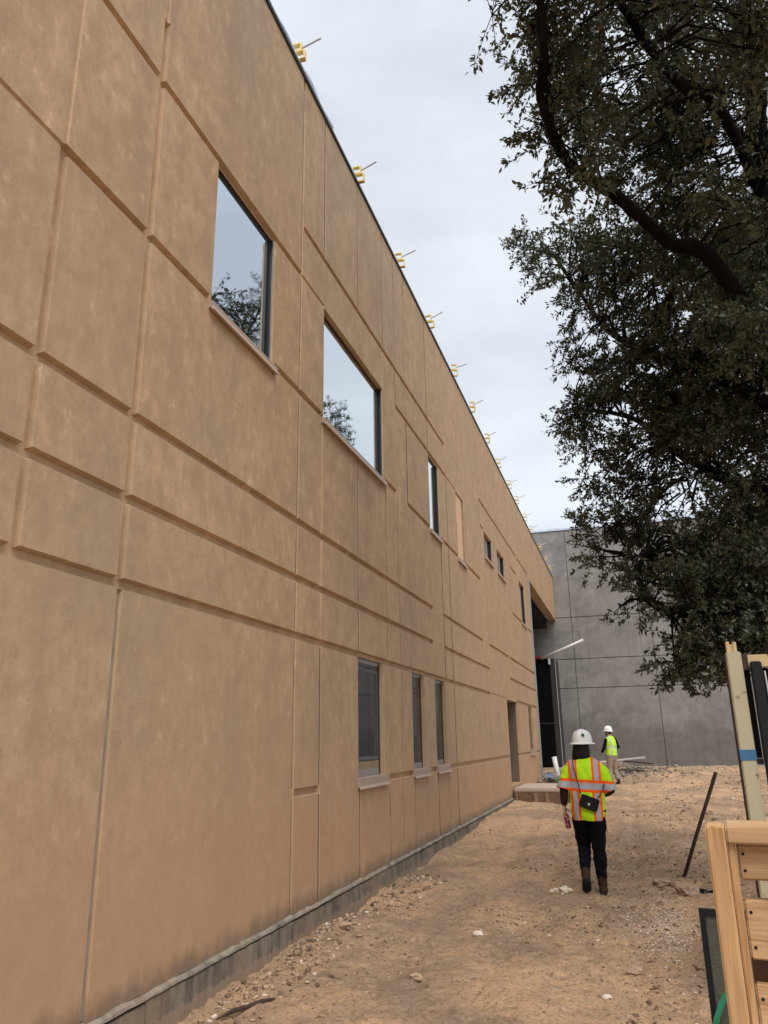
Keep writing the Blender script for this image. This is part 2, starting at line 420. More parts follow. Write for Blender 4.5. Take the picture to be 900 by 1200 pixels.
def axis(*segs):
    out = []
    for a, b, st in segs: out += list(np.arange(a, b, st))
    out.append(segs[-1][1]); return np.array(out)
gx = axis((-400, -40, 90), (-40, -.4, 6), (-.4, 4.2, .024), (4.2, 9, .15), (9, 40, 4), (40, 400, 90))
gy = axis((-400, -20, 90), (-20, 3.9, 1.2), (3.9, 10, .024), (10, 16, .05), (16, 38, .11), (38, 80, 6), (80, 600, 80))
GX, GY = np.meshgrid(gx, gy); GZ = terrain(GX, GY)
far = (GX < -1) | (GX > 12) | (GY < 2) | (GY > 38)
GZ[far] = np.where(far, terrain(GX, GY, False) - .02, GZ)[far]
nX, nY = len(gx), len(gy)
gv = np.stack([GX, GY, GZ], -1).reshape(-1, 3)
ii = (np.arange(nY - 1)[:, None] * nX + np.arange(nX - 1)[None, :]).ravel()
gf = np.stack([ii, ii + 1, ii + 1 + nX, ii + nX], -1)
def np_mesh(name, v, f):
    me = bpy.data.meshes.new(name); k = f.shape[1]
    me.vertices.add(len(v)); me.vertices.foreach_set('co', v.astype(np.float32).ravel())
    me.loops.add(f.size); me.loops.foreach_set('vertex_index', f.astype(np.int32).ravel())
    me.polygons.add(len(f)); me.polygons.foreach_set('loop_start', (np.arange(len(f)) * k).astype(np.int32))
    me.update(calc_edges=True); return me
tag(link('ground', np_mesh('ground', gv, gf), M['dirt'], None, True), kind='structure')

# ---------------------------------------------------------------- tan building
WALL_Y0, WALL_Y1, DOOR_END, ZB, ZT = -4.0, 37.0, 26.3, .25, 9.05
H5, H4, H3, H2, H1, H0, HU = 1.21, 2.59, 3.13, 3.69, 5.06, 6.43, 7.05
hg = []   # horizontal grooves (z, y0, y1, strong)
def H(z, a, b, st=2): hg.append((z, a, b, st))
def V(y, a, b, st=2): vg.append((y, a, b, st))
vg = []
H(H0, -4, 6.5); H(H0, 6.5, 7.15, 0); H(H0, 10.06, 13.38); H(H0, 13.4, 14.28, 0); H(H0, 17.02, 17.45); H(H0, 21.8, 23.0)
H(HU, 6.56, 13.38); H(HU, 17.02, 23.3); H(HU, 23.55, 26.3)
H(H1, -4, 3.0, 0); H(H1, 3.0, 4.68); H(H1, 5.92, 7.11); H(H1, 9.46, 10.0); H(H1, 10.62, 11.98); H(H1, 12.83, 14.24); H(H1, 15.07, 16.65); H(H1, 21.8, 23.66); H(H1, 24.97, 26.3)
H(H2, -4, 12.0); H(H2, 12.76, 16.65); H(H2, 17.42, 20.45); H(H2, 20.6, 26.3)
H(H3, -4, 11.95); H(H3, 12.76, 17.3); H(H3, 20.5, 26.3)
H(H4, -4, 17.2); H(H4, 17.3, 19.61, 0); H(H4, 21.5, 26.3)
H(H5, 6.54, 7.10); H(H5, 9.33, 10.54); H(H5, 11.38, 11.91); H(H5, 12.78, 19.57); H(H5, 21.5, 26.3)
V(3.0, H4, H1); V(3.0, H1 + .05, 9.05, 0); V(3.87, H4, 7.0); V(3.87, 7.0, 9.05, 0); V(3.87, .25, H4 - .05, 1)
V(6.5, .25, 9.05, 1)
V(7.12, .25, H4, 0); V(7.12, H4, H1, 1); V(7.15, HU, 9.05, 0)
V(8.3, .25, 1.2, 0); V(8.3, H4, 5.0, 0); V(8.35, HU, 9.05, 0)
V(9.45, .25, 1.2, 0); V(9.45, H4, 5.0, 0); V(9.45, HU, 9.05, 0)
V(10.05, .25, H4, 0); V(10.05, H4, 5.0, 0); V(10.05, H0, HU, 1); V(10.05, HU, 9.05, 0)
V(10.62, .25, 1.2, 0); V(10.62, H4, H1, 0); V(10.62, H1, H0, 2); V(10.62, H0, 9.05, 0)
V(12.0, .25, 1.2, 1); V(12.02, H0, 9.05, 1)
V(12.74, .25, 1.2, 0); V(12.78, H4, 5.0, 2)
V(13.4, .25, H0, 2); V(13.4, H0, 9.05, 0)
V(15.0, H0, 9.05, 0)
V(17.38, H2, 5.0, 1); V(17.0, .25, H4, 1); V(17.35, .25, H4, 0); V(17.0, H4, H2, 0); V(17.0, H0, 9.05, 1)
V(20.52, H4, 5.0, 1); V(21.8, H1, H0 + .1, 1); V(23.5, H0, 9.05, 1)
V(18.1, HU, 9.05, 0); V(19.4, HU, 9.05, 0); V(20.6, HU, 9.05, 0); V(21.8, HU, 9.05, 0); V(24.6, HU, 9.05, 0)
V(25.2, .25, H4, 0); V(23.2, .25, H4, 0)
V(30.0, 6.95, 9.05, 0); V(33.5, 6.95, 9.05, 0)
PROF = {2: (.036, .023, .044), 1: (.026, .016, .024), 0: (.020, .012, .014)}
# openings: y0, y1, z0, z1, reveal depth
OPEN = [(4.72, 5.85, 5.03, 6.41, .11), (7.15, 9.38, 5.03, 6.41, .11), (12.02, 12.76, 5.03, 6.41, .11), (14.28, 15.0, 5.03, 6.41, .11),
        (17.45, 18.58, 5.78, 6.40, .11), (19.36, 20.6, 5.78, 6.40, .11), (23.7, 24.9, 5.07, 6.38, .11),
        (8.26, 9.25, 1.25, 2.57, .11), (10.58, 11.3, 1.25, 2.57, .11), (11.95, 12.7, 1.25, 2.57, .11), (23.8, 24.9, 1.25, 2.57, .11),
        (19.61, 21.5, .52, 2.57, .42), (DOOR_END, 37.2, -.3, 6.95, .30)]
building = empty('concrete_building', (0, 0, 0))
tag(building, 'long two storey tan concrete building with grooved wall panels and mirrored upper windows', 'building')
ys = {WALL_Y0, WALL_Y1}; zs = {ZB, ZT}
for z, a, b, st in hg:
    o_, i_, d_ = PROF[st]; zs |= {z - o_, z - i_, z + i_, z + o_}; ys |= {a - (o_ - i_), a, b, b + (o_ - i_)}
for y, a, b, st in vg:
    o_, i_, d_ = PROF[st]; ys |= {y - o_, y - i_, y + i_, y + o_}; zs |= {a - (o_ - i_), a, b, b + (o_ - i_)}
for a, b, c, d, r in OPEN: ys |= {a, b}; zs |= {c, d}
def clean(vals, lo, hi):
    v = sorted(round(x, 4) for x in vals if lo - 1e-6 <= x <= hi + 1e-6); out = [v[0]]
    for x in v[1:]:
        if x - out[-1] > .0012: out.append(x)
    return np.array(out)
ys = clean(ys, WALL_Y0, WALL_Y1); zs = clean(zs, ZB, ZT)
YY, ZZ = np.meshgrid(ys, zs); D = np.zeros_like(YY)
def put(along, perp, c, a, b, st):
    o_, i_, d_ = PROF[st]
    dist = np.maximum(np.abs(perp - c), np.maximum(a - along, along - b) + i_)
    return d_ * np.clip((o_ - dist) / (o_ - i_), 0, 1)
for z, a, b, st in hg: D = np.maximum(D, put(YY, ZZ, z, a, b, st))
for y, a, b, st in vg: D = np.maximum(D, put(ZZ, YY, y, a, b, st))
ny, nz_ = len(ys) - 1, len(zs) - 1
cy_ = (ys[:-1] + ys[1:]) / 2; cz_ = (zs[:-1] + zs[1:]) / 2
hole = np.zeros((nz_, ny), bool)
for a, b, c, d, r in OPEN:
    hole |= ((cz_[:, None] > c) & (cz_[:, None] < d) & (cy_[None, :] > a) & (cy_[None, :] < b))
Dc = np.stack([D[:-1, :-1], D[1:, :-1], D[:-1, 1:], D[1:, 1:]]); flat = (Dc.max(0) < 1e-5) & ~hole
bottom = (Dc.min(0) > .0055) & (np.ptp(Dc, axis=0) < 1e-4) & ~hole
comp = -np.ones((nz_, ny), int); nc = 0
for i in range(nz_):
    for j in range(ny):
        if flat[i, j] and comp[i, j] < 0:
            st_ = [(i, j)]; comp[i, j] = nc
            while st_:
                p, q = st_.pop()
                for p2, q2 in ((p + 1, q), (p - 1, q), (p, q + 1), (p, q - 1)):
                    if 0 <= p2 < nz_ and 0 <= q2 < ny and flat[p2, q2] and comp[p2, q2] < 0: comp[p2, q2] = nc; st_.append((p2, q2))
            nc += 1
for it in range(3):                                  # bevels belong to the panel they border
    new = comp.copy()
    for i, j in zip(*np.where((comp < 0) & ~hole & ~bottom)):
        for p2, q2 in ((i + 1, j), (i - 1, j), (i, j + 1), (i, j - 1)):
            if 0 <= p2 < nz_ and 0 <= q2 < ny and comp[p2, q2] >= 0: new[i, j] = comp[p2, q2]; break
    comp = new
def cells_mesh(mask):
    """front sheet plus a 6 cm return round its outline, so that every panel is a slab"""
    idx = {}; v = []; f = []
    def vid(i, j):
        if (i, j) not in idx: idx[(i, j)] = len(v); v.append((-D[i, j], ys[j], zs[i]))
        return idx[(i, j)]
    for i, j in zip(*np.where(mask)):
        f.append((vid(i, j), vid(i, j + 1), vid(i + 1, j + 1), vid(i + 1, j)))
    return v, f
area = np.diff(zs)[:, None] * np.diff(ys)[None, :]
rest = bottom.copy()
for k in range(nc):
    mk = comp == k
    if (area * mk).sum() < .02: rest |= mk; continue
    v, f = cells_mesh(mk)
    me = bpy.data.meshes.new('wall_panel'); me.from_pydata(v, [], f); me.update()
    bm = bmesh.new(); bm.from_mesh(me)
    be = [e for e in bm.edges if e.is_boundary]
    ex = bmesh.ops.extrude_edge_only(bm, edges=be)
    for g_ in ex['geom']:
        if isinstance(g_, bmesh.types.BMVert): g_.co.x = -.06
    bmesh.ops.recalc_face_normals(bm, faces=bm.faces)
    if sum(fc.normal.x * fc.calc_area() for fc in bm.faces) < 0: bmesh.ops.reverse_faces(bm, faces=bm.faces)
    for fc in bm.faces: fc.material_index = 1 if (fc.calc_center_median().x < -1e-4) else 0
    bm.to_mesh(me); bm.free()
    link('wall_panel', me, [M['tan'], M['groove']], building)
rest |= (comp < 0) & ~hole
for part in (cy_[None, :] < DOOR_END, (cy_[None, :] > DOOR_END) & (cy_[None, :] < 31.7), cy_[None, :] > 31.7):
    v, f = cells_mesh(rest & part)
    if f: me = bpy.data.meshes.new('groove_bed'); me.from_pydata(v, [], f); me.update(); link('groove_bed', me, M['groove'], building)
# sealant in the panel joints; dark strips paint shade into other vertical grooves
def seam_shade(y, a, b, hw, x0, x1, mat):
    """strip for joint sealant and painted groove shade, broken where horizontal grooves cross it"""
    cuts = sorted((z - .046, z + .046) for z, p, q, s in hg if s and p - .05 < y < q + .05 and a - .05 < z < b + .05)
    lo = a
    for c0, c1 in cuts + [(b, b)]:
        if c0 - lo > .05: MB().box(x0, x1, y - hw, y + hw, lo, c0).build('sealant_shade_strip', mat, building)
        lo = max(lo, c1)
for y, a, b in ((6.5, .27, 9.03), (3.87, .27, 2.5)): seam_shade(y, a, b, .0120, -.0232, -.0125, M['seal'] if y < 5 else M['seam_shade'])
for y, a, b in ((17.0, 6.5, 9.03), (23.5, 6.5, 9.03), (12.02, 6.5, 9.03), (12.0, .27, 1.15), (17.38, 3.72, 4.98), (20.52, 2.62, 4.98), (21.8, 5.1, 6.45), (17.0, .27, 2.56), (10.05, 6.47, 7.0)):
    seam_shade(y, a, b, .022, -.0232, -.0055, M['seam_shade'])  # panel joints, plus dark strips standing in for shade inside grooves
for y, a, b in ((10.62, 5.1, 6.4), (12.78, 2.62, 4.98), (13.4, .27, 6.4)): seam_shade(y, a, b, .028, -.0340, -.0060, M['seam_shade'])  # near-flush dark strips paint the shade of these deep grooves
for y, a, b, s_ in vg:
    if s_ == 0 and y > 7: seam_shade(y, a + .02, b - .02, .0125, -.0138, -.0045, M['seam_shade'])  # thin dark strips darken the fine vertical grooves
# reveals round the openings
for a, b, c, d, r in OPEN:
    if d > 6.9: continue
    x0, x1 = -.0605, -r - .2; rv = MB()
    rv.add([(x0, a, c), (x0, a, d), (x1, a, d), (x1, a, c), (x0, b, c), (x0, b, d), (x1, b, d), (x1, b, c)], [(0, 1, 2, 3), (7, 6, 5, 4), (1, 5, 6, 2), (3, 7, 4, 0)])
    rv.build('opening_reveal', M['tan'], building)
# body behind the panels
core = MB()
core.box(-14, -13.7, WALL_Y0, WALL_Y1 - .02, -.3, 9.0)
core.box(-13.7, -.07, WALL_Y0 + .002, WALL_Y0 + .3, -.3, 9.0)
core.box(-13.7, -.35, DOOR_END - .28, DOOR_END - .012, -.3, 6.94)
core.build('rear_wall', M['tan'], building)
MB().box(-13.7, -.32, WALL_Y0 + .3, WALL_Y1 - .03, 8.3, 8.6).build('roof', M['roof'], building)
MB().box(-.30, -.062, WALL_Y0, DOOR_END, 6.96, 9.0).build('parapet_core', M['tan'], building)
lint = MB(); lint.box(-.35, -.062, DOOR_END, WALL_Y1 - .01, 6.951, 9.0); lint.build('lintel', M['tan'], building)
end = MB(); end.box(-.34, -.061, DOOR_END - .010, DOOR_END, -.3, 6.95); end.build('wall_end', M['tan'], building)
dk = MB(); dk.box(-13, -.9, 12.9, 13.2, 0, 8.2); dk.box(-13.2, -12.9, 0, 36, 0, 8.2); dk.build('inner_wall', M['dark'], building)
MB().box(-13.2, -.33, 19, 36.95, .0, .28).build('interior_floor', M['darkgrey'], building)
# foundation with its rough mortar lip
fb = MB()
for k in range(0, 29):
    y0 = -4 + k * 1.05; y1 = min(y0 + 1.05, DOOR_END)
    if y0 >= DOOR_END: break
    o_ = .028 + .006 * math.sin(k * 2.3)
    fb.box(-.3, o_, y0, y1, -.6, .205 + .006 * math.sin(k * 1.7))
fb.build('foundation', M['found'], building, bevel=.006)
lip = MB(); y = -4.0; k = 0
prof = []
while y <= DOOR_END:
    prof.append((y, .030 + .006 * vnoise(np.array(y * 4.0), np.array(3.1), 9) + .012 * vnoise(np.array(y * 13.0), np.array(1.1), 19), .247 + .008 * vnoise(np.array(y * 3.5), np.array(7.7), 11) + .020 * vnoise(np.array(y * 14.), np.array(2.7), 12))); y += .045
for (a, xa, za), (b, xb, zb_) in zip(prof[:-1], prof[1:]):
    lip.add([(-.02, a, za + .012), (xa, a, za - .010), (xa + .004, a, .222), (-.02, b, zb_ + .012), (xb, b, zb_ - .010), (xb + .004, b, .222)],
            [(0, 1, 4, 3), (1, 2, 5, 4)])
lip.build('mortar_lip', M['found'], building)
# coping and the loose blue membrane at the near end
MB().box(-.34, .022, WALL_Y0, WALL_Y1 + .0, 9.052, 9.085).build('coping', M['coping'], building)
mem = MB(); pts = []
for i in range(0, 80):
    y = 3.0 + i * .055
    pts.append((y, .028 + .008 * math.sin(i * .5), 9.165 + .02 * math.sin(i * .21)))
for (a, xa, za), (b, xb, zb_) in zip(pts[:-1], pts[1:]):
    mem.add([(.026, a, 9.088), (xa, a, (9.09 + za) / 2), (xa - .03, a, za), (-.30, a, za - .01), (.026, b, 9.088), (xb, b, (9.09 + zb_) / 2), (xb - .03, b, zb_), (-.30, b, zb_ - .01)],
            [(0, 4, 5, 1), (1, 5, 6, 2), (2, 6, 7, 3)])
mem.build('roof_membrane', M['film'], building)
MB().box(-.3, .012, 3.0, 36.9, 9.088, 9.125).build('roof_edge_strip', simple('grey roof edge', (.30, .31, .33), .5, .3), building)

# windows
def window(y0, y1, z0, z1, hi, frame, sill_h, infill=False, inner=False, lab=None):
    fw = .05
    w = MB(); xf = -.064
    w.box(-.16, xf, y0 + .002, y0 + fw, z0 + .002, z1 - .002)
    jb = MB() if frame is not M['frame_dark'] else w
    jb.box(-.16, xf, y1 - fw, y1 - .002, z0 + .002, z1 - .002)
    rl = w if frame is M['frame_dark'] else MB()
    rl.box(-.16, xf, y0 + fw, y1 - fw, z0 + .002, z0 + fw + (.03 if not hi else 0)); rl.box(-.16, xf, y0 + fw, y1 - fw, z1 - fw, z1 - .002)
    o = w.build('window', M['frame_dark'], building)
    if lab: o['label'] = lab
    if rl is not w: rl.build('frame_rail', frame, o); jb.build('frame_jamb', M['frame_dark'], o)
    zb0 = z0 + fw + (.03 if not hi else 0)
    if infill:
        MB().box(-.0635, -.022, y0 + .01, y1 - .10, z0 + .012, z1 - .02).build('infill_board', M['ply'], o)
        MB().box(-.15, -.12, y1 - fw - .16, y1 - fw, zb0, z1 - fw).build('pane', M['glass_lo'], o)
    else:
        MB().box(-.12, -.068, y0 + fw, y1 - fw, zb0, z1 - fw).build('pane', M['glass_hi'] if hi else M['glass_lo'], o)
    if hi:
        MB().box(-.0638, -.024, y1 - .012, y1 - .002, z0 + .01, z1 - .003).build('frame_return', M['frame_dark'], o)
        MB().box(-.0238, -.019, y1 - .013, y1 - .0015, z0 + .01, z1 - .003).build('frame_trim', M['frame_grey'], o)
    if inner:
        q = MB(); a, b, c, d = y0 + fw + .03, y1 - fw - .06, zb0 + .10, z1 - fw - .06
        q.box(-.0675, -.0625, a, b, c, c + .035); q.box(-.0675, -.0625, a, b, d - .03, d); q.box(-.0675, -.0625, b, b + .035, c, d)
        q.build('inner_frame', simple('slate gasket', (.075, .095, .115), .5), o)
        MB().box(-.0675, -.0640, y0 + fw, y1 - fw - .01, zb0, zb0 + .085).build('paper_strip', simple('tan paper', (.25, .19, .11), .8), o)
    s = MB(); s.box(-.062, .035, y0 - .035, y1 + .06, z0 - sill_h, z0 + .0015); so = s.build('sill', M['sill'], o, bevel=.004)
    MB().box(.030, .048, y0 - .035, y1 + .06, z0 - sill_h - .012, z0 - sill_h + .012).build('sill_lip', M['sill_lip'], so)
    return o
for i, (a, b, c, d, r) in enumerate(OPEN[:11]):
    up = c > 4
    window(a, b, c, d, up and i not in (3,), M['frame_dark'] if up else M['frame_grey'], .065 if up else .10, infill=(i == 3), inner=(i == 7),
           lab='narrow upper window closed with a plywood board' if i == 3 else None)
# door opening lining
dr = MB(); dr.box(-.75, -.055, 21.46, 21.497, .523, 2.568); dr.box(-.75, -.43, 19.6, 19.63, .52, 2.6); dr.box(-.9, -.43, 19.5, 21.6, 2.575, 2.62)
dr.build('door_lining', simple('brown door lining', (.145, .108, .080), .8), building)
MB().box(-.82, -.76, 19.64, 21.45, .53, 2.57).build('door', M['blackwrap'], building)

# recess at the far end: steel post, joists, black enclosure
MB().box(-.16, .03, DOOR_END + .02, DOOR_END + .2, .05, 6.93).build('steel_column', M['galv'], building, bevel=.01)
for k in range(9):
    y = 27.3 + k * 1.1
    MB().box(-9, -.36, y, y + .12, 6.5, 6.94).build('ceiling_joist', M['dark'], building)
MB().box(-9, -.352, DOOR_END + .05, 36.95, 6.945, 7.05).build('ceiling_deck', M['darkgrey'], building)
enc = empty('entrance_enclosure', (-2.2, 36, .3))
tag(enc, 'tall black wrapped enclosure under the far end of the tan building', 'enclosure')
MB().box(-2, 1.93, -.8, .9, 0, 4.72).build('black_wall', M['blackwrap'], enc)
MB().box(1.935, 2.16, -.78, .9, 0, 4.70).build('side_panel', M['darkgrey'], enc)
MB().box(2.16, 2.175, -.80, -.76, 0, 4.70).build('white_trim', M['white'], enc)
MB().box(-2.02, 1.95, -.82, -.78, 1.9, 1.94).build('crossbar', M['darkgrey'], enc)
MB().box(-.6, 1.55, -.9, -.75, 4.72, 4.86).build('red_beam', M['red'], enc)
boom = MB(); boom.loft([(-.62, 35.1, 5.02), (.5, 35.1, 5.45), (1.28, 35.1, 5.76)], [.07, .06, .055], 10)
tag(boom.build('white_pole', M['white'], None, True), 'white pole angled out above the black enclosure, in front of the grey wall', 'pole')
MB().box(-.31, -.23, 35.05, 35.12, 4.75, 5.0).build('pole_bracket', M['white'], bpy.data.objects['white_pole'])

# ---------------------------------------------------------------- grey building across the end
gb = empty('grey_building', (0, 37, 0))
tag(gb, 'plain grey concrete wall of a taller building closing the far end of the yard', 'building')
xs_ = [-14.0, .73, 4.27, 9.3, 14.4, 19.5]; zz_ = [-.3, 3.79, 5.12, 7.07, 11.35]
for i in range(len(xs_) - 1):
    for j in range(len(zz_) - 1):
        if j > 0 and False: pass
        g_ = .011
        if xs_[i + 1] < 0: pass
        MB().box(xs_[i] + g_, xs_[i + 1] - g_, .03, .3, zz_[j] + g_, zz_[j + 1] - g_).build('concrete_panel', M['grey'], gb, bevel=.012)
MB().box(-14, 19.5, .06, 8, -.3, 11.3).build('backing_wall', simple('dark joint', (.065, .059, .055), .9), gb)
fl = MB()
for k in range(34):
    x = -1.2 + k * .6
    fl.box(x, x + .58, -.02, .34, 11.36, 11.44 + .05 * random.random())
fl.build('parapet_flashing', M['film'], gb)

# ---------------------------------------------------------------- parapet clamps
def make_clamp():
    c = empty('parapet_clamp', (0, 0, 0))
    def cee(x, z, h, d):
        m = MB(); w = .028
        m.box(x - .016, x, -w, w, z, z + h); m.box(x - d, x - .016, -w, w, z, z + .016); m.box(x - d, x - .016, -w, w, z + h - .016, z + h)
        return m
    b = MB()
    for mm in (cee(.045, .145, .125, .115), cee(.085, .0, .14, .115)): b.add(mm.v, mm.f)
    b.box(-.035, .03, -.015, .015, .12, .165)
    b.build('bracket', M['yellow'], c)
    r = MB(); r.loft([(.03, 0, .20), (.27, 0, .295)], .0125, 8); r.build('rod', M['pipe'], c)
    k = MB(); k.loft([(-.03, 0, .03), (-.03, 0, -.05)], .014, 8); k.build('screw', M['pipe'], c)
    return c
cl0 = make_clamp()
clamp_y = [6.30, 8.40, 10.50, 12.55, 14.65, 16.65, 18.75, 20.75, 22.8, 24.5, 26.7, 28.5, 31.4, 33.8, 35.8]
ords = ['nearest to the camera, above the first mirrored window', 'second from the near end', 'third from the near end', 'fourth from the near end', 'fifth from the near end',
        'sixth from the near end', 'seventh from the near end', 'eighth from the near end', 'ninth from the near end', 'tenth from the near end', 'eleventh from the near end, close to the wall end',
        'twelfth, fifth from the grey building', 'fourth from the grey building', 'third from the grey building', 'last one, next to the grey building']
ords[-2] = 'last but one before the grey building'; ords[-3] = 'two places before the last one at the grey building'; ords[-4] = 'twelfth from the near end'
for i, y in enumerate(clamp_y):
    c = cl0 if i == 0 else copy_tree(cl0)
    c.location = (.0, y, 9.13); c.rotation_euler = (random.uniform(-.12, .12), random.uniform(-.10, .14), random.uniform(-.25, .25))
    tag(c, 'yellow roof edge clamp, ' + ords[i], 'clamp', 'yellow clamps along the roof edge')

# ---------------------------------------------------------------- concrete landing with formwork
ld = empty('concrete_landing', (0, 19.65, 0)); tag(ld, 'low pale concrete landing with wooden form boards in front of the doorway', 'landing')
MB().box(.035, 1.95, .0, 2.1, .0, .47).build('slab', M['slab'], ld, bevel=.012)
MB().box(.05, 1.97, -.045, -.004, -.05, .40).build('form_board', M['form'], ld)
MB().box(1.955, 1.995, -.04, 2.1, -.05, .39).build('form_board', M['form'], ld)
for x in (.08, .52, .78, 1.35, 1.75):
    MB().box(x, x + (.085 if x != .08 else .04), -.085, -.047, -.15, .36 + .05 * random.random()).build('stake', M['stake'], ld)
MB().box(.9, 1.6, -.085, -.047, -.02, .05).build('brace_board', M['stake'], ld)

# ---------------------------------------------------------------- odds and ends by the column
def blob(name, c, r, mat, parent=None, seed=0, sub=2, jag=.35, squash=.7):
    bm = bmesh.new(); bmesh.ops.create_icosphere(bm, subdivisions=sub, radius=1)
    rr = random.Random(seed); off = Vector((rr.random() * 40, rr.random() * 40, rr.random() * 40))
    from mathutils import noise as mn
    sx, sy = rr.uniform(.8, 1.3), rr.uniform(.7, 1.1)
    for v in bm.verts:
        k = 1 + jag * mn.noise(v.co * 1.1 + off) + jag * .5 * mn.noise(v.co * 2.7 + off)
        v.co = Vector((v.co.x * sx, v.co.y * sy, v.co.z * squash)) * (k * r)
    me = bpy.data.meshes.new(name); bm.to_mesh(me); bm.free()
    o = link(name, me, mat, parent, False); o.location = c; o.rotation_euler = (0, 0, rr.random() * 6)
    return o
def stuff_stones(name, centres, sizes, mat, seed=3, squash=.6):
    bm = bmesh.new(); bmesh.ops.create_icosphere(bm, subdivisions=1, radius=1)
    bm.verts.index_update(); bv = np.array([v.co[:] for v in bm.verts]); bf = np.array([[v.index for v in f.verts] for f in bm.faces]); bm.free()
    r = np.random.default_rng(seed); n = len(centres)
    V_ = bv[None] * (1 + .8 * (r.random((n, len(bv), 1)) - .5))
    V_ = V_ * (np.array([1, .8, squash])[None, None] * (.6 + .8 * r.random((n, 1, 3))))
    a = r.random(n) * 6.28; ca, sa = np.cos(a)[:, None], np.sin(a)[:, None]
    X = V_[..., 0] * ca - V_[..., 1] * sa; Y = V_[..., 0] * sa + V_[..., 1] * ca
    V_ = np.stack([X, Y, V_[..., 2]], -1) * sizes[:, None, None] + centres[:, None, :]
    F = (bf[None] + (np.arange(n) * len(bv))[:, None, None]).reshape(-1, 3)
    return link(name, np_mesh(name, V_.reshape(-1, 3), F), mat)
def scatter(n, fx, fy, smin, smax, pw=3.0, sink=.25, seed=1, clump=None):
    r = np.random.default_rng(seed); x = fx(r, n); y = fy(r, n); s = smin + (smax - smin) * r.random(n) ** pw
    if clump is not None:
        k = (vnoise(x * 1.3, y * .9, 51) + .6 * vnoise(x * 3.7, y * 2.9, 52) + .10 * (x - 2.2)) > clump + .35 * (r.random(n) - .5)
        x, y, s = x[k], y[k], s[k]
    z = terrain(x, y) + s * (.5 - sink)
    return np.stack([x, y, z], -1), s
# loose gravel and clods on the dirt
c_, s_ = scatter(30000, lambda r, n: .05 + 4.0 * r.random(n) ** .8, lambda r, n: 4.2 + 13 * r.random(n) ** 1.4, .003, .019, 6.0, sink=.5, seed=4, clump=.02)
tag(stuff_stones('gravel', c_, s_, M['stone'], 5), 'loose small stones and clods scattered over the tan dirt', 'gravel', kind='stuff')
c_, s_ = scatter(5000, lambda r, n: .15 + 3.9 * r.random(n), lambda r, n: 4.3 + 11 * r.random(n) ** 1.2, .004, .024, 4, sink=.45, seed=21, clump=.0)
tag(stuff_stones('dark_clods', c_, s_, mat_stones('dark earth', [(0., (.075, .05, .034)), (.6, (.14, .098, .066)), (1., (.22, .155, .105))]), 22), 'dark crumbs of earth and bark strewn over the tan dirt', 'clods', kind='stuff')
c_, s_ = scatter(2200, lambda r, n: 2.98 + .17 * r.standard_normal(n), lambda r, n: 7.9 + .55 * r.standard_normal(n), .003, .012, 2.5, sink=.5, seed=6)
tag(stuff_stones('pale_gravel', c_, s_, M['whitestone'], 7), 'patch of pale crushed gravel beside the steel rod and wooden railing', 'gravel', kind='stuff')
c_, s_ = scatter(900, lambda r, n: .10 + .22 * np.abs(r.standard_normal(n)), lambda r, n: 4.4 + 5.5 * r.random(n), .008, .032, 3, seed=8)
tag(stuff_stones('clods', c_, s_, M['stone'], 9), 'crumbled dirt clods heaped along the foot of the tan wall', 'clods', kind='stuff')
c_, s_ = scatter(1500, lambda r, n: 2.0 + 1.2 * r.standard_normal(n), lambda r, n: 31.2 + .9 * r.standard_normal(n), .02, .11, 2.5, seed=10)
tag(stuff_stones('rubble', c_, s_, M['rubble'], 11), 'grey rubble and dirt heaped in front of the grey wall', 'rubble', kind='stuff')
c_, s_ = scatter(500, lambda r, n: .7 + .55 * r.standard_normal(n), lambda r, n: 26.6 + .8 * r.standard_normal(n), .03, .13, 2, seed=12)
c_[:, 2] += .25 * np.exp(-((c_[:, 0] - .7) / .6) ** 2)
tag(stuff_stones('debris', c_, s_, M['rubble'], 13), 'heap of grey debris at the foot of the steel column', 'rubble', kind='stuff')
c_, s_ = scatter(5000, lambda r, n: 1.2 + 5.5 * r.random(n), lambda r, n: 16 + 20 * r.random(n), .012, .055, 4, sink=.45, seed=14, clump=.10)
tag(stuff_stones('far_stones', c_, s_, M['stone'], 15), 'stones strewn over the dirt yard in front of the grey wall', 'stones', kind='stuff')

rocks = [(3.03, 9.95, .085, 'pinkstone', 'reddish rock lying left of the pair at the foot of the steel rod'),
         (3.19, 9.95, .075, 'stone', 'flat tan rock lying beside the reddish rock at the foot of the steel rod'),
         (3.28, 9.5, .12, 'pinkstone', 'orange lump of clay in front of the steel rod'),
         (2.02, 9.35, .07, 'whitestone', 'pale stone just in front of the walking person'),
         (1.88, 9.5, .05, 'whitestone', 'small pale stone near the left boot of the walking person'),
         (1.45, 7.2, .045, 'whitestone', 'largest pale stone on the open dirt midway between wall and railing'),
         (1.25, 5.9, .045, 'stone', 'jagged tan stone nearest the middle of the bottom edge'),
         (2.55, 5.85, .028, 'whitestone', 'white stone on the dirt left of the black framed screen'),
         (2.72, 6.5, .045, 'pinkstone', 'pinkish stone between the pale gravel and the black framed screen'),
         (.33, 6.9, .05, 'stone', 'tan clod on the dirt heap by the wall foot')]
for i, (x, y, r, m, lab) in enumerate(rocks):
    tag(blob('rock', (x, y, tz(x, y) + r * .3), r, M[m], None, 40 + i, 3, .62, .6), lab, 'rock')
st = MB(); st.loft([(.28, 4.78, .07), (.33, 4.9, .085), (.36, 5.02, .075), (.42, 5.12, .08), (.46, 5.24, .07)], [(.004, .006), (.016, .012), (.012, .014), (.018, .012), (.004, .004)], 7)
o = st.build('bark_stick', M['stick']); tag(o, 'dark broken stick lying on the dirt near the foundation at bottom left', 'stick')
o.location.z = tz(.37, 5.0) - .055

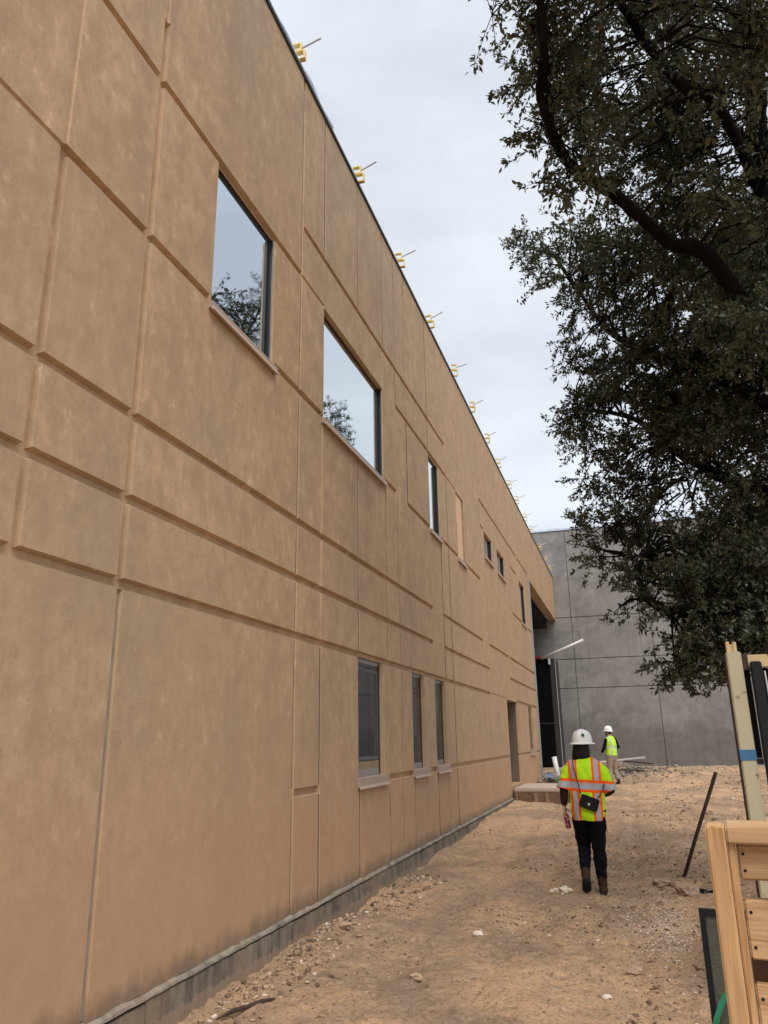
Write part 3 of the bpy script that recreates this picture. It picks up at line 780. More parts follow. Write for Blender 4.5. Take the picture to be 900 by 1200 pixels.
def pipe_thing(name, a, b, r, mat, lab, cat, n=10):
    m = MB(); m.loft([a, b], r, n); return tag(m.build(name, mat, None, True), lab, cat)
pipe_thing('white_pipe', (.62, 25.6, .15), (.50, 25.6, 1.05), .075, M['white'], 'white plastic pipe standing upright by the steel column', 'pipe')
tag(blob('blue_bag', (.36, 25.5, .42), .13, simple('blue plastic', (.10, .17, .30), .5), None, 71, 3, .4, .8), 'crumpled blue plastic bag on the debris heap', 'bag')
tag(blob('white_sack', (.80, 26.0, .68), .14, M['white'], None, 72, 3, .4, .7), 'crumpled white sack on the debris heap right of the pipe', 'sack')
tag(blob('green_bag', (.62, 25.1, .38), .11, simple('green plastic', (.03, .18, .07), .5), None, 73, 3, .4, .6), 'small green plastic bag on the debris heap', 'bag')
bo = MB(); bo.box(-.9, .9, -.12, .12, -.02, .02); o = bo.build('white_plank', simple('weathered plank', (.50, .47, .43), .8))
o.location = (2.4, 30.5, .80); o.rotation_euler = (.05, -.09, .12); tag(o, 'pale plank lying on the rubble in front of the grey wall', 'plank')
bo = MB(); bo.box(-.5, .5, -.1, .1, -.02, .02); o = bo.build('dark_plank', M['stick'])
o.location = (3.05, 30.3, .72); o.rotation_euler = (.0, .1, -.2); tag(o, 'short dark plank beside the pale plank on the rubble', 'plank')

# steel rod
rb = MB(); rz0 = tz(3.3, 10.67)
rb.loft([(3.26, 10.67, rz0 - .15), (3.50, 10.67, rz0 + .43), (3.83, 10.67, rz0 + 1.19)], .022, 10)
tag(rb.build('steel_rod', M['rust'], None, True), 'dark rusty steel rod leaning out of the dirt', 'rod')
# scrap of black plastic at its foot
tag(blob('plastic_sheet', (3.50, 9.7, tz(3.50, 9.7) - .02), .15, M['fabric'], None, 81, 4, 1.3, .3), 'crumpled black plastic sheet on the ground behind the wooden railing', 'sheet')

# ---------------------------------------------------------------- steel gate with blackout fabric
gt = empty('site_gate', (3.62, 6.0, .15)); tag(gt, 'chipped cream steel gate with black fabric and a band of blue tape', 'gate')
MB().box(-.045, .055, -.05, .05, -.3, 2.06).build('gate_post', M['post'], gt, bevel=.008)
MB().box(-.052, -.046, -.045, .045, -.2, 2.05).build('rust_edge', M['rust'], bpy.data.objects['gate_post'])
MB().box(-.0475, .0575, -.053, .053, 1.325, 1.395).build('tape_band', M['tape'], bpy.data.objects['gate_post'])
cp = MB(); cp.box(-.032, -.012, -.03, .03, 2.06, 2.135); cp.box(.012, .034, -.03, .03, 2.06, 2.13); cp.box(-.012, .012, -.02, .02, 2.06, 2.115)
cp.build('post_cap', M['rail'], bpy.data.objects['gate_post'])
MB().box(.06, 1.9, -.03, .03, 1.945, 2.035).build('top_rail', M['rail'], gt, bevel=.006)
MB().box(.06, .095, -.034, .034, 1.93, 2.04).build('rail_clamp', M['rust'], gt)
MB().box(.10, .172, -.085, -.035, -.05, 1.985).build('black_stile', M['black'], gt, bevel=.008)
MB().box(1.9, 2.0, -.05, .05, -.3, 2.06).build('gate_post', M['post'], gt, bevel=.008)
fb1 = MB(); fb1.box(.06, .10, .0, .012, 1.34, 1.93); fb1.build('fabric_strip', M['fabric'], gt)
fs = MB(); nxx = 40
vsx = [(.176 + 1.70 * i / nxx, .015 + .012 * math.sin(i * 1.7) + .008 * math.sin(i * .6), z) for z in (.0, .6, 1.2, 1.94) for i in range(nxx + 1)]
fs.add(vsx, [(r * (nxx + 1) + i, r * (nxx + 1) + i + 1, (r + 1) * (nxx + 1) + i + 1, (r + 1) * (nxx + 1) + i) for r in range(3) for i in range(nxx)])
fs.build('fabric_panel', M['fabric'], gt)
cd = MB(); cd.loft([(.19, -.04, 1.92), (.20, -.045, 1.4), (.21, -.04, .9), (.215, -.04, .2)], .006, 6); cd.build('cord', M['white'], gt)
MB().box(.06, .11, -.02, .02, .55, .58).build('hinge', M['rust'], gt)
MB().box(.06, .10, -.02, .02, 1.30, 1.335).build('hinge', M['rust'], gt)

# ---------------------------------------------------------------- new timber railing, lower right
tr = empty('timber_railing', (3.011, 2.0, .138), math.radians(-6)); tag(tr, 'new pine railing with flat cap board and wide rails', 'railing')
MB().box(0, .040, 0, .089, -.15, 1.312).build('post', M['wood_v'], tr, bevel=.004)
MB().box(.0415, .058, .018, .107, -.15, 1.300).build('post', M['wood_v'], tr, bevel=.003)
MB().box(.0425, 1.6, .0, .14, 1.275, 1.313).build('cap_board', M['wood_h'], tr, bevel=.004)
for z0, z1 in ((1.195, 1.270), (1.035, 1.155), (.86, .985), (.70, .825), (.30, .44)):
    MB().box(.060, 1.6, .045, .083, z0, z1).build('rail_board', M['wood_h'], tr, bevel=.004)
MB().box(.06, 1.6, .20, .238, .95, 1.06).build('rear_board', M['form'], tr)
MB().box(1.55, 1.59, .10, .189, -.15, 1.27).build('post', M['wood_v'], tr, bevel=.004)

for z0 in (1.215, 1.25, 1.06, 1.13, .885, .96):
    nl_ = MB(); nl_.loft([(.072, .046, z0), (.072, .0435, z0)], .0035, 8); nl_.build('nail_head', M['black'], tr)
# black framed screen behind it with a green strap
sn = empty('framed_screen', (3.055, 3.5, .10), math.radians(-4)); tag(sn, 'black framed mesh screen standing behind the new pine railing', 'screen')
fr = MB(); fr.box(0, .022, -.012, .012, -.1, .90); fr.box(.022, .62, -.012, .012, .878, .90); fr.box(.62, .642, -.012, .012, -.1, .90); fr.box(.022, .62, -.012, .012, -.1, -.07)
fr.build('frame', M['black'], sn)
MB().box(.022, .62, -.003, .003, -.07, .878).build('mesh_panel', M['mesh'], sn)
sp = MB(); n_ = 15
for i in range(n_):
    t = i / (n_ - 1)
    x = .055 - .055 * math.sin(math.pi * t * .95) - .0; y = -.03 - .06 * math.sin(math.pi * t); z = .62 - .24 * t
    sp.v += [(x - .002, y, z), (x + .018, y - .012, z + .004)]
    if i: sp.f.append((2 * i - 2, 2 * i - 1, 2 * i + 1, 2 * i))
o = sp.build('strap', M['strap']); o.parent = None
o.matrix_world = sn.matrix_basis.copy(); sol = o.modifiers.new('thick', 'SOLIDIFY'); sol.thickness = .003
tag(o, 'green plastic strap hanging over the edge of the black framed screen', 'strap')

# ---------------------------------------------------------------- live oak
def world_at(px, py, Y): pass
def tube_pts(pts, n=8):
    """smooth a polyline"""
    P = [Vector(p) for p in pts]; out = []
    for i in range(len(P) - 1):
        p0 = P[max(i - 1, 0)]; p1 = P[i]; p2 = P[i + 1]; p3 = P[min(i + 2, len(P) - 1)]
        for k in range(n):
            t = k / n
            out.append(.5 * ((2 * p1) + (p2 - p0) * t + (2 * p0 - 5 * p1 + 4 * p2 - p3) * t * t + (3 * p1 - p0 - 3 * p2 + p3) * t ** 3))
    out.append(P[-1]); return out
MASSES2 = [(6.1, 23.4, 12.7, 0.6, 1), (6.4, 25.2, 12.6, 0.7, 0.9), (7.2, 25.0, 11.7, 1.0, 0.7), (8.2, 25.2, 10.8, 1.2, 0.7), (9.2, 25.4, 8.5, 1.6, 0.5)]
LIMBS = [('trunk', [(5.75, 8.4, -0.2), (5.65, 8.35, 1.2), (5.5, 8.3, 2.6), (5.35, 8.2, 4.2), (5.15, 8.0, 5.8), (4.87, 7.8, 7.63), (4.96, 7.6, 8.94)], 0.3, 0.09), ('limb', [(5.42, 8.25, 3.4), (5.0, 8.0, 4.5), (4.2, 7.5, 6.27), (3.75, 7.2, 6.46), (3.37, 6.9, 6.77), (3.1, 6.6, 6.86), (2.86, 6.3, 6.91), (2.74, 6.0, 7.0), (2.72, 5.8, 7.21), (2.73, 5.5, 7.49), (2.76, 5.2, 7.92)], 0.095, 0.028), ('limb', [(2.81, 6.2, 6.96), (2.73, 5.7, 6.83), (2.67, 5.5, 7.04), (2.74, 5.2, 7.17), (2.77, 5.0, 7.49), (2.57, 4.8, 7.7)], 0.045, 0.02), ('limb', [(5.2, 8.0, 5.6), (4.41, 7.0, 7.61), (4.03, 6.6, 7.72), (3.72, 6.2, 7.89), (3.5, 5.8, 7.99), (3.29, 5.4, 8.05)], 0.065, 0.035), ('limb', [(5.35, 8.2, 4.2), (4.56, 9.2, 5.61), (4.11, 9.8, 6.26), (3.22, 10.4, 7.22), (2.48, 10.6, 8.86)], 0.1, 0.025), ('limb', [(5.55, 8.3, 2.2), (4.07, 8.4, 2.88), (3.69, 8.5, 2.91), (3.44, 8.6, 2.9), (3.25, 8.8, 3.04), (3.17, 9.2, 3.28), (3.15, 9.3, 3.52), (3.25, 9.4, 3.72)], 0.085, 0.03), ('limb', [(3.26, 9.1, 3.09), (3.05, 9.1, 3.15), (2.89, 9.1, 3.06)], 0.025, 0.01), ('limb', [(5.4, 8.2, 3.9), (4.53, 9.5, 4.47), (3.93, 10.5, 5.29), (3.35, 11, 6.15), (2.5, 11.2, 6.5)], 0.09, 0.02), ('limb', [(5.4, 8.2, 4.0), (6.0, 10.5, 6.5), (6.1, 13, 8.6), (5.6, 16, 9.3)], 0.12, 0.03), ('limb', [(5.2, 8.0, 5.4), (6.6, 7.2, 7.5), (8.0, 6.4, 8.5)], 0.12, 0.04)]
MASSES = [(3.0, 6.0, 7.97, 0.66, 1.5), (2.68, 5.5, 7.98, 0.4, 1.6), (3.75, 7.4, 9.14, 1.0, 1.3), (4.55, 7.2, 8.54, 1.1, 1.3), (3.24, 6.9, 7.98, 0.6, 1.1), (4.35, 5.2, 6.78, 0.5, 1.2), (2.77, 5.8, 7.0, 0.3, 1.6), (4.13, 7.9, 8.28, 1.0, 1.2), (4.66, 7.2, 6.98, 0.8, 1.2), (3.78, 8.2, 8.39, 0.7, 1.1), (3.1, 6.0, 6.66, 0.3, 1.2), (2.8, 6.0, 6.65, 0.2, 1.6), (2.98, 5.2, 8.03, 0.6, 1.2), (3.67, 5.2, 7.94, 1.2, 1.0), (4.35, 5, 7.41, 1.2, 1.0), (2.84, 10, 8.4, 0.72, 1.4), (2.29, 10.2, 8.81, 0.4, 1.9), (3.35, 10, 7.84, 1.0, 1.2), (4.16, 9.5, 7.74, 1.3, 1.1), (4.84, 9, 6.77, 1.4, 1.1), (3.17, 11, 7.38, 0.72, 1.2), (3.81, 10.5, 6.66, 1.2, 1.1), (4.62, 10, 6.03, 1.4, 1.1), (2.78, 11, 6.3, 0.52, 1.5), (2.35, 11, 6.33, 0.3, 2.2), (2.82, 11, 7.07, 0.35, 1.6), (3.34, 11, 6.01, 0.85, 1.3), (4.14, 10.5, 5.7, 0.9, 1.1), (3.04, 11, 5.18, 0.66, 1.5), (2.71, 10.5, 4.35, 0.28, 1.7), (3.2, 10.5, 4.15, 0.62, 1.5), (4.6, 9.5, 4.62, 0.85, 1.2), (4.34, 9.5, 3.75, 0.65, 1.4), (3.89, 9.8, 3.7, 0.5, 1.4), (3.65, 10.8, 5.17, 0.35, 1.0), (3.34, 10.2, 3.56, 0.36, 1.1), (3.79, 10.0, 3.54, 0.6, 1.5), (3.39, 10.3, 4.44, 0.45, 1.4), (4.15, 11, 4.61, 0.5, 1), (4.28, 9, 3.16, 0.85, 1.6), (3.04, 9.2, 3.22, 0.16, 1.4), (3.91, 8.6, 2.62, 0.5, 1.6), (3.49, 8.8, 2.46, 0.25, 1.4), (3.41, 8.8, 2.4, 0.12, 2.5), (4.25, 8.2, 2.64, 0.6, 1.6), (3.75, 8.9, 2.76, 0.4, 1.4), (4.39, 6.8, 5.25, 0.45, 1.6), (4.27, 7.0, 5.55, 0.28, 1.8), (4.76, 9.5, 5.43, 1.0, 1.3), (4.27, 11, 5.1, 0.3, 1), (4.45, 9.3, 4.1, 0.6, 1.5), (3.71, 9.6, 3.94, 0.35, 1.6), (4.07, 8.8, 3.05, 0.6, 1.6), (4.21, 8.4, 2.42, 0.3, 1.6), (3.78, 8.6, 2.54, 0.25, 1.6), (6.0, 13.0, 10.2, 1.1, 1.3), (6.3, 15.6, 11.0, 1.2, 1.3), (6.6, 17.6, 11.6, 1.1, 1.3), (6.0, 12.5, 8.8, 1.5, 0.8), (6.0, 15, 9.3, 1.4, 0.8), (5.6, 17.5, 9.0, 1.0, 0.8), (5.8, 20.0, 8.8, 0.9, 0.8), (7.6, 9, 8.2, 1.6, 0.6)]
def grow(root, LIMBS, MASSES, lscale=1.0):
    ORG = Vector(root.location)
    allpts = []
    def limb(name, pts, r0, r1, n=12, wob=.05):
        P = tube_pts(pts, 6); m = MB(); L = len(P); rad = []
        for i in range(L):
            t = i / (L - 1); r = r0 + (r1 - r0) * t ** .8
            if 0 < i < L - 1: P[i] = P[i] + Vector((random.uniform(-1, 1), random.uniform(-1, 1), random.uniform(-1, 1))) * wob * (r0 * 2)
            rad.append((r * random.uniform(.82, 1.2), r * random.uniform(.82, 1.2))); allpts.append((P[i].copy(), r))
        m.loft([p - ORG for p in P], rad, n)
        return m.build(name, M['bark'], root, True)
    for nm, pts, r0, r1 in LIMBS: limb(nm, pts, r0, r1)
    # clump centres inside the crown masses
    cen = []
    for (x, y, z, r, dens) in MASSES:
        n = max(3, int(31 * dens * r ** 2.2)); k = 0
        while k < n:
            d = RNG.standard_normal(3); d /= np.linalg.norm(d); q = RNG.random() ** .42
            p = np.array([x, y, z]) + d * q * r * np.array([1, 1, .82])
            if p[0] < .9: continue
            cen.append((p, r)); k += 1
    C_ = np.array([c[0] for c in cen])
    AP = np.array([tuple(p) for p, r in allpts])
    tw = MB(); lv_o = []; lv_d = []
    for p, r in cen:
        dd = np.linalg.norm(AP - p, axis=1); k = int(dd.argmin()); base = Vector(AP[k]); tip = Vector(p)
        if dd[k] > .9:
            base = tip + (base - tip).normalized() * .65
        mid = (base + tip) / 2 + Vector((RNG.uniform(-.15, .15), RNG.uniform(-.15, .15), RNG.uniform(.0, .22)))
        tw.loft([base - ORG, mid - ORG, tip - ORG], [.016, .011, .006], 4, cap=False)
        nt = 7
        for s in range(nt):
            d = RNG.standard_normal(3); d[2] = d[2] * .7 - .12; d /= np.linalg.norm(d)
            out = (tip - base); out = np.array(out) / (out.length + 1e-6); d = d + .55 * out; d /= np.linalg.norm(d)
            L = RNG.uniform(.22, .46); e = p + d * L + np.array([0, 0, -.05 * L])
            m_ = p + d * L * .5 + np.array([0, 0, .02])
            tw.loft([tip - ORG, Vector(m_) - ORG, Vector(e) - ORG], [.0045, .0035, .002], 3, cap=False)
            nl = int(26 * L / .34)
            tt = RNG.random(nl) ** .7
            lv_o.append(p + d * L * (.12 + .92 * tt)[:, None] + RNG.normal(0, .018, (nl, 3)))
            q = RNG.standard_normal((nl, 3)); q /= np.linalg.norm(q, axis=1)[:, None]
            lv_d.append(q * .9 + d * .75)
    o = tw.build('twigs', M['bark'], root); o['kind'] = 'stuff'
    O = np.concatenate(lv_o) - np.array(ORG); Dv = np.concatenate(lv_d); Dv /= np.linalg.norm(Dv, axis=1)[:, None]
    N = len(O)
    up = RNG.standard_normal((N, 3)) + np.array([0, 0, 1.0]); S = np.cross(Dv, up); S /= (np.linalg.norm(S, axis=1)[:, None] + 1e-9); Nn = np.cross(S, Dv)
    Ln = lscale * RNG.uniform(.036, .088, N)[:, None]; Wd = Ln * RNG.uniform(.17, .24, (N, 1))
    v0 = O; v1 = O + Dv * Ln * .5 + S * Wd + Nn * Ln * .06; v2 = O + Dv * Ln - Nn * Ln * .08; v3 = O + Dv * Ln * .5 - S * Wd + Nn * Ln * .06
    LV = np.stack([v0, v1, v2, v3], 1).reshape(-1, 3)
    LF = np.arange(N * 4).reshape(-1, 4)
    o = link('crown', np_mesh('crown', LV, LF), M['leaf'], root); o['kind'] = 'stuff'
    print('leaves', N, 'clumps', len(cen))
oak = empty('live_oak', (5.75, 8.4, .15)); tag(oak, 'large dark evergreen oak leaning over the yard on the right', 'tree')
grow(oak, LIMBS, MASSES)
oak2 = empty('live_oak', (9.2, 25.5, .2)); tag(oak2, 'farther oak behind the large one, its top mirrored in the second upper window', 'tree')
grow(oak2, [('trunk', [(9.2, 25.5, 0), (9.0, 25.4, 3), (8.6, 25.3, 6), (8.2, 25.2, 8.5)], .28, .10), ('limb', [(8.7, 25.3, 5.5), (7.6, 25.2, 9), (6.6, 25.0, 11.5)], .12, .03)], MASSES2, 1.2)

# ---------------------------------------------------------------- people
def mat_vest(name, vertical=True):
    t = NT(name); tcn = t.n.new('ShaderNodeTexCoord'); x, y, z = t.sep(tcn.outputs['Object'])
    lime = t.mix(t.noise(t.pos(local=True), 9, 4), (.42, .74, .012), (.52, .88, .02))
    ax = t.math('ABSOLUTE', t.math('ADD', x, .004))
    def band(v, c, hw):      # 1 inside c +- hw
        return t.math('LESS_THAN', t.math('ABSOLUTE', t.math('SUBTRACT', v, c)), hw)
    vc = t.math('ADD', .128, t.math('MULTIPLY', t.math('LESS_THAN', z, 1.1), -.012))
    dv = t.math('ABSOLUTE', t.math('SUBTRACT', ax, vc))
    hz = t.math('ADD', z, t.math('MULTIPLY', x, .07))
    dh = t.math('ABSOLUTE', t.math('SUBTRACT', hz, 1.108))
    col = t.mix(t.math('LESS_THAN', dv, .050), lime, (.90, .125, .012))
    col = t.mix(t.math('LESS_THAN', dv, .025), col, (.40, .40, .43))
    col = t.mix(t.math('LESS_THAN', dh, .066), col, (.90, .125, .012))
    col = t.mix(t.math('LESS_THAN', dh, .034), col, (.40, .40, .43))
    fold = t.noise(t.pos((1, 1, .5), True), 11, 4, .6)
    return t.out(col, .75, t.bump(fold, .5, .03), 0, .2)
def mat_vest_plain(name):
    t = NT(name); tcn = t.n.new('ShaderNodeTexCoord'); x, y, z = t.sep(tcn.outputs['Object'])
    ax = t.math('ABSOLUTE', x); dv = t.math('ABSOLUTE', t.math('SUBTRACT', ax, .11)); dh = t.math('ABSOLUTE', t.math('SUBTRACT', z, 1.12))
    lime = t.mix(t.noise(t.pos(local=True), 9, 4), (.44, .74, .02), (.55, .86, .04))
    m_ = t.math('MAXIMUM', t.math('LESS_THAN', dv, .025), t.math('LESS_THAN', dh, .028))
    return t.out(t.mix(m_, lime, (.42, .50, .42)), .75, t.bump(t.noise(t.pos(local=True), 11, 4), .5, .03), 0, .2)
SK = simple('skin', (.46, .27, .19), .55, 0, .12, 12); HAIR = simple('black hair', (.004, .0035, .003), .55, 0, .4, 60, .5, .3)
DEN = simple('black trousers', (.0035, .004, .006), .9, 0, .4, 14, .6, .12); CHI = simple('khaki trousers', (.30, .235, .185), .9, 0, .3, 10, .7)
BOOT = simple('brown boot leather', (.040, .021, .012), .75, 0, .35, 18, .4, .15); SOLE = simple('boot sole', (.007, .006, .006), .95)
MAROON = simple('dark maroon sleeve', (.020, .006, .008), .9, 0, .3, 14, .5); BLK = simple('black shirt', (.005, .005, .006), .9, 0, .3, 14, .5, .15)
HAT = simple('white hard hat shell', (.80, .80, .80), .28, 0, .03)

def hand_shape(m, wrist, d, side, curl):
    """palm and five bent fingers; d: direction of the hand, side: direction across the palm towards the thumb, curl: palm side"""
    w = Vector(wrist); d = Vector(d).normalized(); s = Vector(side).normalized(); c = Vector(curl).normalized()
    m.loft([w - d * .02, w + d * .03, w + d * .085], [(.026, .018), (.038, .016), (.040, .013)], 10, up=c)
    for k, (o_, L) in enumerate(((.030, .070), (.010, .080), (-.010, .074), (-.029, .058))):
        b = w + d * .08 + s * o_
        m.loft([b, b + d * L * .38 + c * .004, b + d * L * .62 + c * L * .34, b + d * L * .50 + c * L * .66], [.0095, .009, .0085, .007], 7)
    b = w + d * .03 + s * .034
    m.loft([b, b + s * .022 + d * .022 + c * .012, b + s * .024 + d * .045 + c * .034], [.0125, .011, .009], 7)

def person(loc, rz, lab, group, J, vest, trousers, sleeve, long_hair, short_sleeve_vest, trim):
    p = empty('person', loc, rz); tag(p, lab, 'person', group)
    b = MB()
    hc = Vector(J['head']); nk = Vector(J['neck'])
    hd = Matrix.Rotation(J.get('turn', 0), 3, 'Z')
    hp = lambda x, y, z: hc + hd @ Vector((x, y, z))
    b.ball(hc, (.074, .092, .112), 18, 14); b.loft([hp(0, .03, -.05), hp(0, .04, -.095)], [(.05, .055), (.034, .04)], 10)
    b.loft([hp(0, .085, .02), hp(0, .102, -.012), hp(0, .112, -.026), hp(0, .09, -.034)], [.007, .011, .014, .008], 7)
    for s in (-1, 1): b.loft([hp(s * .070, -.012, .03), hp(s * .084, -.02, .005), hp(s * .072, -.008, -.03)], [(.008, .014), (.010, .020), (.007, .010)], 8)
    b.loft([nk - Vector((0, 0, .06)), nk, hc - Vector((0, .0, .05))], [.062, .052, .054], 12)
    b.loft([(0, 0, .76), (0, 0, .95), (0, .005, 1.15), (0, 0, 1.32), (0, 0, 1.39)], [(.15, .10), (.135, .09), (.155, .105), (.16, .085), (.07, .05)], 16, up=(0, 1, 0))
    for s, a in (('L', J['armL']), ('R', J['armR'])):
        P = [Vector(q) for q in a[:3]]
        b.loft([P[0], (P[0] + P[1]) / 2, P[1], (P[1] + P[2]) / 2, P[2]], [.046, .042, .036, .034, .024], 10)
        hand_shape(b, P[2], a[3], a[4], a[5])
    for a in (J['legL'], J['legR']):
        P = [Vector(q) for q in a[:3]]
        b.loft([P[0], (P[0] + P[1]) / 2, P[1], P[1].lerp(P[2], .35), P[2]], [.082, .07, .05, .05, .034], 12)
        t = P[2]; f = Vector(a[3]).normalized()
        b.loft([t + Vector((0, 0, -.02)) - f * .03, t + f * .08 + Vector((0, 0, -.055)), t + f * .14 + Vector((0, 0, -.065))], [.036, .034, .024], 10)
    b.fuse('body', SK, p, .0085, 3)
    e = MB()
    for s in (-1, 1): e.ball(hp(s * .030, .083, .012), .011, 8, 6)
    e.build('eye', HAIR, p, True)
    mo = MB(); mo.loft([hp(-.022, .088, -.062), hp(0, .098, -.060), hp(.022, .088, -.062)], .005, 6); mo.build('mouth', simple('lips', (.30, .13, .10), .5), p, True)
    # hair
    h = MB(); h.ball(hp(0, -.014, .012), (.083, .092, .112), 16, 12)
    if long_hair:
        h.loft([hp(0, -.03, .05), hp(0, -.045, -.03), hp(0, -.058, -.10), hp(0, -.066, -.165)], [(.086, .075), (.096, .068), (.104, .056), (.088, .036)], 16, up=(0, 1, 0))
    else:
        h.loft([hp(0, .055, -.055), hp(0, .062, -.10)], [(.055, .045), (.035, .035)], 10)
    h.fuse('hair', HAIR, p, .010, 2)
    # hard hat with full brim and ridges
    tilt = Matrix.Rotation(J.get('hat_tilt', 0), 3, 'X')
    hq = lambda x, y, z: hp(*(tilt @ Vector((x, y, z))) + Vector((0, 0, .045)))
    m = MB(); n = 28; rings = []
    prof = [(1.0, .0), (1.0, .03), (.95, .065), (.84, .098), (.66, .122), (.40, .137), (.0, .142)]
    for (k, zz) in prof: rings.append([hq(.108 * k * math.cos(2 * math.pi * i / n), .130 * k * math.sin(2 * math.pi * i / n), zz + (.008 if abs(math.cos(2 * math.pi * i / n)) < .2 and k < .97 else 0)) for i in range(n)])
    brim = [(1.0, .0), (1.20, -.008), (1.28, -.016), (1.28, -.021), (1.19, -.014), (.98, -.007)]
    br = [[hq(.108 * k * math.cos(2 * math.pi * i / n), .130 * k * math.sin(2 * math.pi * i / n) , zz) for i in range(n)] for (k, zz) in brim]
    def strip(rs):
        mm = MB()
        for r_ in rs: mm.v += [tuple(v) for v in r_]
        for a in range(len(rs) - 1):
            for i in range(n): mm.f.append((a * n + i, a * n + (i + 1) % n, (a + 1) * n + (i + 1) % n, (a + 1) * n + i))
        return mm
    hat = strip(rings).build('hard_hat', HAT, p, True); strip(br).build('brim', HAT, hat, True)
    if long_hair:
        c0 = hq(.058, -.098, .080); nn = Vector((.50, -.74, .45)).normalized()
        u = nn.cross(Vector((0, 0, 1))).normalized(); v = nn.cross(u)
        dk = MB(); dk.v = [tuple(c0 + nn * .006)] + [tuple(c0 + nn * .004 + (u * math.cos(a) + v * math.sin(a)) * .021) for a in [2 * math.pi * i / 18 for i in range(18)]]
        dk.f = [(0, 1 + i, 1 + (i + 1) % 18) for i in range(18)]
        st = dk.build('sticker', simple('dark green sticker', (.015, .09, .025), .4), hat)
        d2 = MB(); d2.v = [tuple(c0 + nn * .0075 + (u * x + v * y)) for x, y in ((-.010, .002), (-.002, -.008), (.010, .001), (.001, .009))]; d2.f = [(0, 1, 2, 3)]
        d2.build('sticker_mark', simple('pale green mark', (.15, .34, .12), .4), hat)
    # trousers
    t = MB(); t.loft([(0, 0, 1.0), (0, 0, .90), (0, -.008, .82), (0, 0, .74)], [(.15, .11), (.158, .122), (.165, .128), (.12, .10)], 18, up=(0, 1, 0))
    tr_ = J.get('tr', 1.0)
    for a in (J['legL'], J['legR']):
        P = [Vector(q) for q in a[:3]]
        t.loft([P[0] + Vector((0, 0, .06)), P[0].lerp(P[1], .4), P[1], P[1].lerp(P[2], .4), P[1].lerp(P[2], .86)], [.110 * tr_, .096 * tr_, .074 * tr_, .068 * tr_, .055 * tr_ ** 2], 14)
    to = t.fuse('trousers', trousers, p, .010, 2)
    from mathutils import noise as mn
    for q in to.data.vertices:
        c = q.co; q.co = c + q.normal * (.009 * mn.noise(Vector((c.x * 9, c.y * 9, c.z * 13))) + .006 * mn.noise(Vector((c.x * 20 + c.z * 12, c.y * 20, c.z * 24))))
    # boots
    for a in (J['legL'], J['legR']):
        bt = MB(); A_ = Vector(a[2]); K_ = Vector(a[1]); f = Vector(a[3]).normalized(); up = (K_ - A_).normalized()
        g = A_.z - a[4]
        bt.loft([A_ + up * .15, A_ + up * .07, A_ - up * .02], [.060, .053, .050], 12)
        pit = a[5]                       # heel lift
        fw = (f * math.cos(pit) - Vector((0, 0, 1)) * math.sin(pit)); uw = Vector((0, 0, 1)) * math.cos(pit) + f * math.sin(pit)
        h0 = A_ - uw * .052 - fw * .045
        bt.loft([h0 - fw * .012, h0 + fw * .03, h0 + fw * .11 - uw * .006, h0 + fw * .18 - uw * .014, h0 + fw * .215 - uw * .016], [(.030, .030), (.044, .042), (.048, .036), (.046, .028), (.026, .018)], 12, up=uw)
        bo = bt.fuse('boot', BOOT, p, .008, 2)
        so = MB(); so.loft([h0 - fw * .016 - uw * .036, h0 + fw * .05 - uw * .040, h0 + fw * .12 - uw * .042, h0 + fw * .19 - uw * .042, h0 + fw * .226 - uw * .036], [(.034, .012), (.046, .012), (.050, .011), (.048, .011), (.026, .009)], 12, up=uw)
        so.build('sole', SOLE, bo, True)
    # sleeves
    sl0 = .5 if short_sleeve_vest else 0
    for a in (J['armL'], J['armR']):
        P = [Vector(q) for q in a[:3]]; sl = MB()
        sl.loft([P[0].lerp(P[1], sl0), P[0].lerp(P[1], .7), P[1], (P[1] + P[2]) / 2, P[1].lerp(P[2], .92)], [.050, .052, .050, .045, .036], 12)
        sl.fuse('sleeve', sleeve, p, .009, 2)
    # vest
    v = MB()
    w = J['vest']
    v.loft([(0, q[3] if len(q) > 3 else 0, q[0]) for q in w], [(q[1], q[2]) for q in w], 22, up=(0, 1, 0))
    if short_sleeve_vest:
        for a in (J['armL'], J['armR']):
            P = [Vector(q) for q in a[:3]]
            v.loft([P[0] + Vector((-.04 if P[0].x > 0 else .04, 0, .01)), P[0].lerp(P[1], .35), P[0].lerp(P[1], .75), P[0].lerp(P[1], 1.02)], [(.055, .075), (.066, .082), (.072, .088), (.078, .092)], 16, up=(0, 1, 0))
    vo = v.fuse('vest', vest, p, .009, 3)
    from mathutils import noise as mn
    for q in vo.data.vertices:
        c = q.co; k = .014 * mn.noise(Vector((c.x * 7, c.y * 7, c.z * 4))) + .009 * mn.noise(Vector((c.x * 17 + c.z * 6, c.y * 15, c.z * 8)))
        q.co = c + q.normal * k
    if trim is not None:
        co = MB(); co.loft([(0, -.012, 1.385), (0, -.016, 1.425)], [(.088, .074), (.066, .066)], 16, up=(0, 1, 0), cap=False); co.build('collar', trim, p, True)
    return p

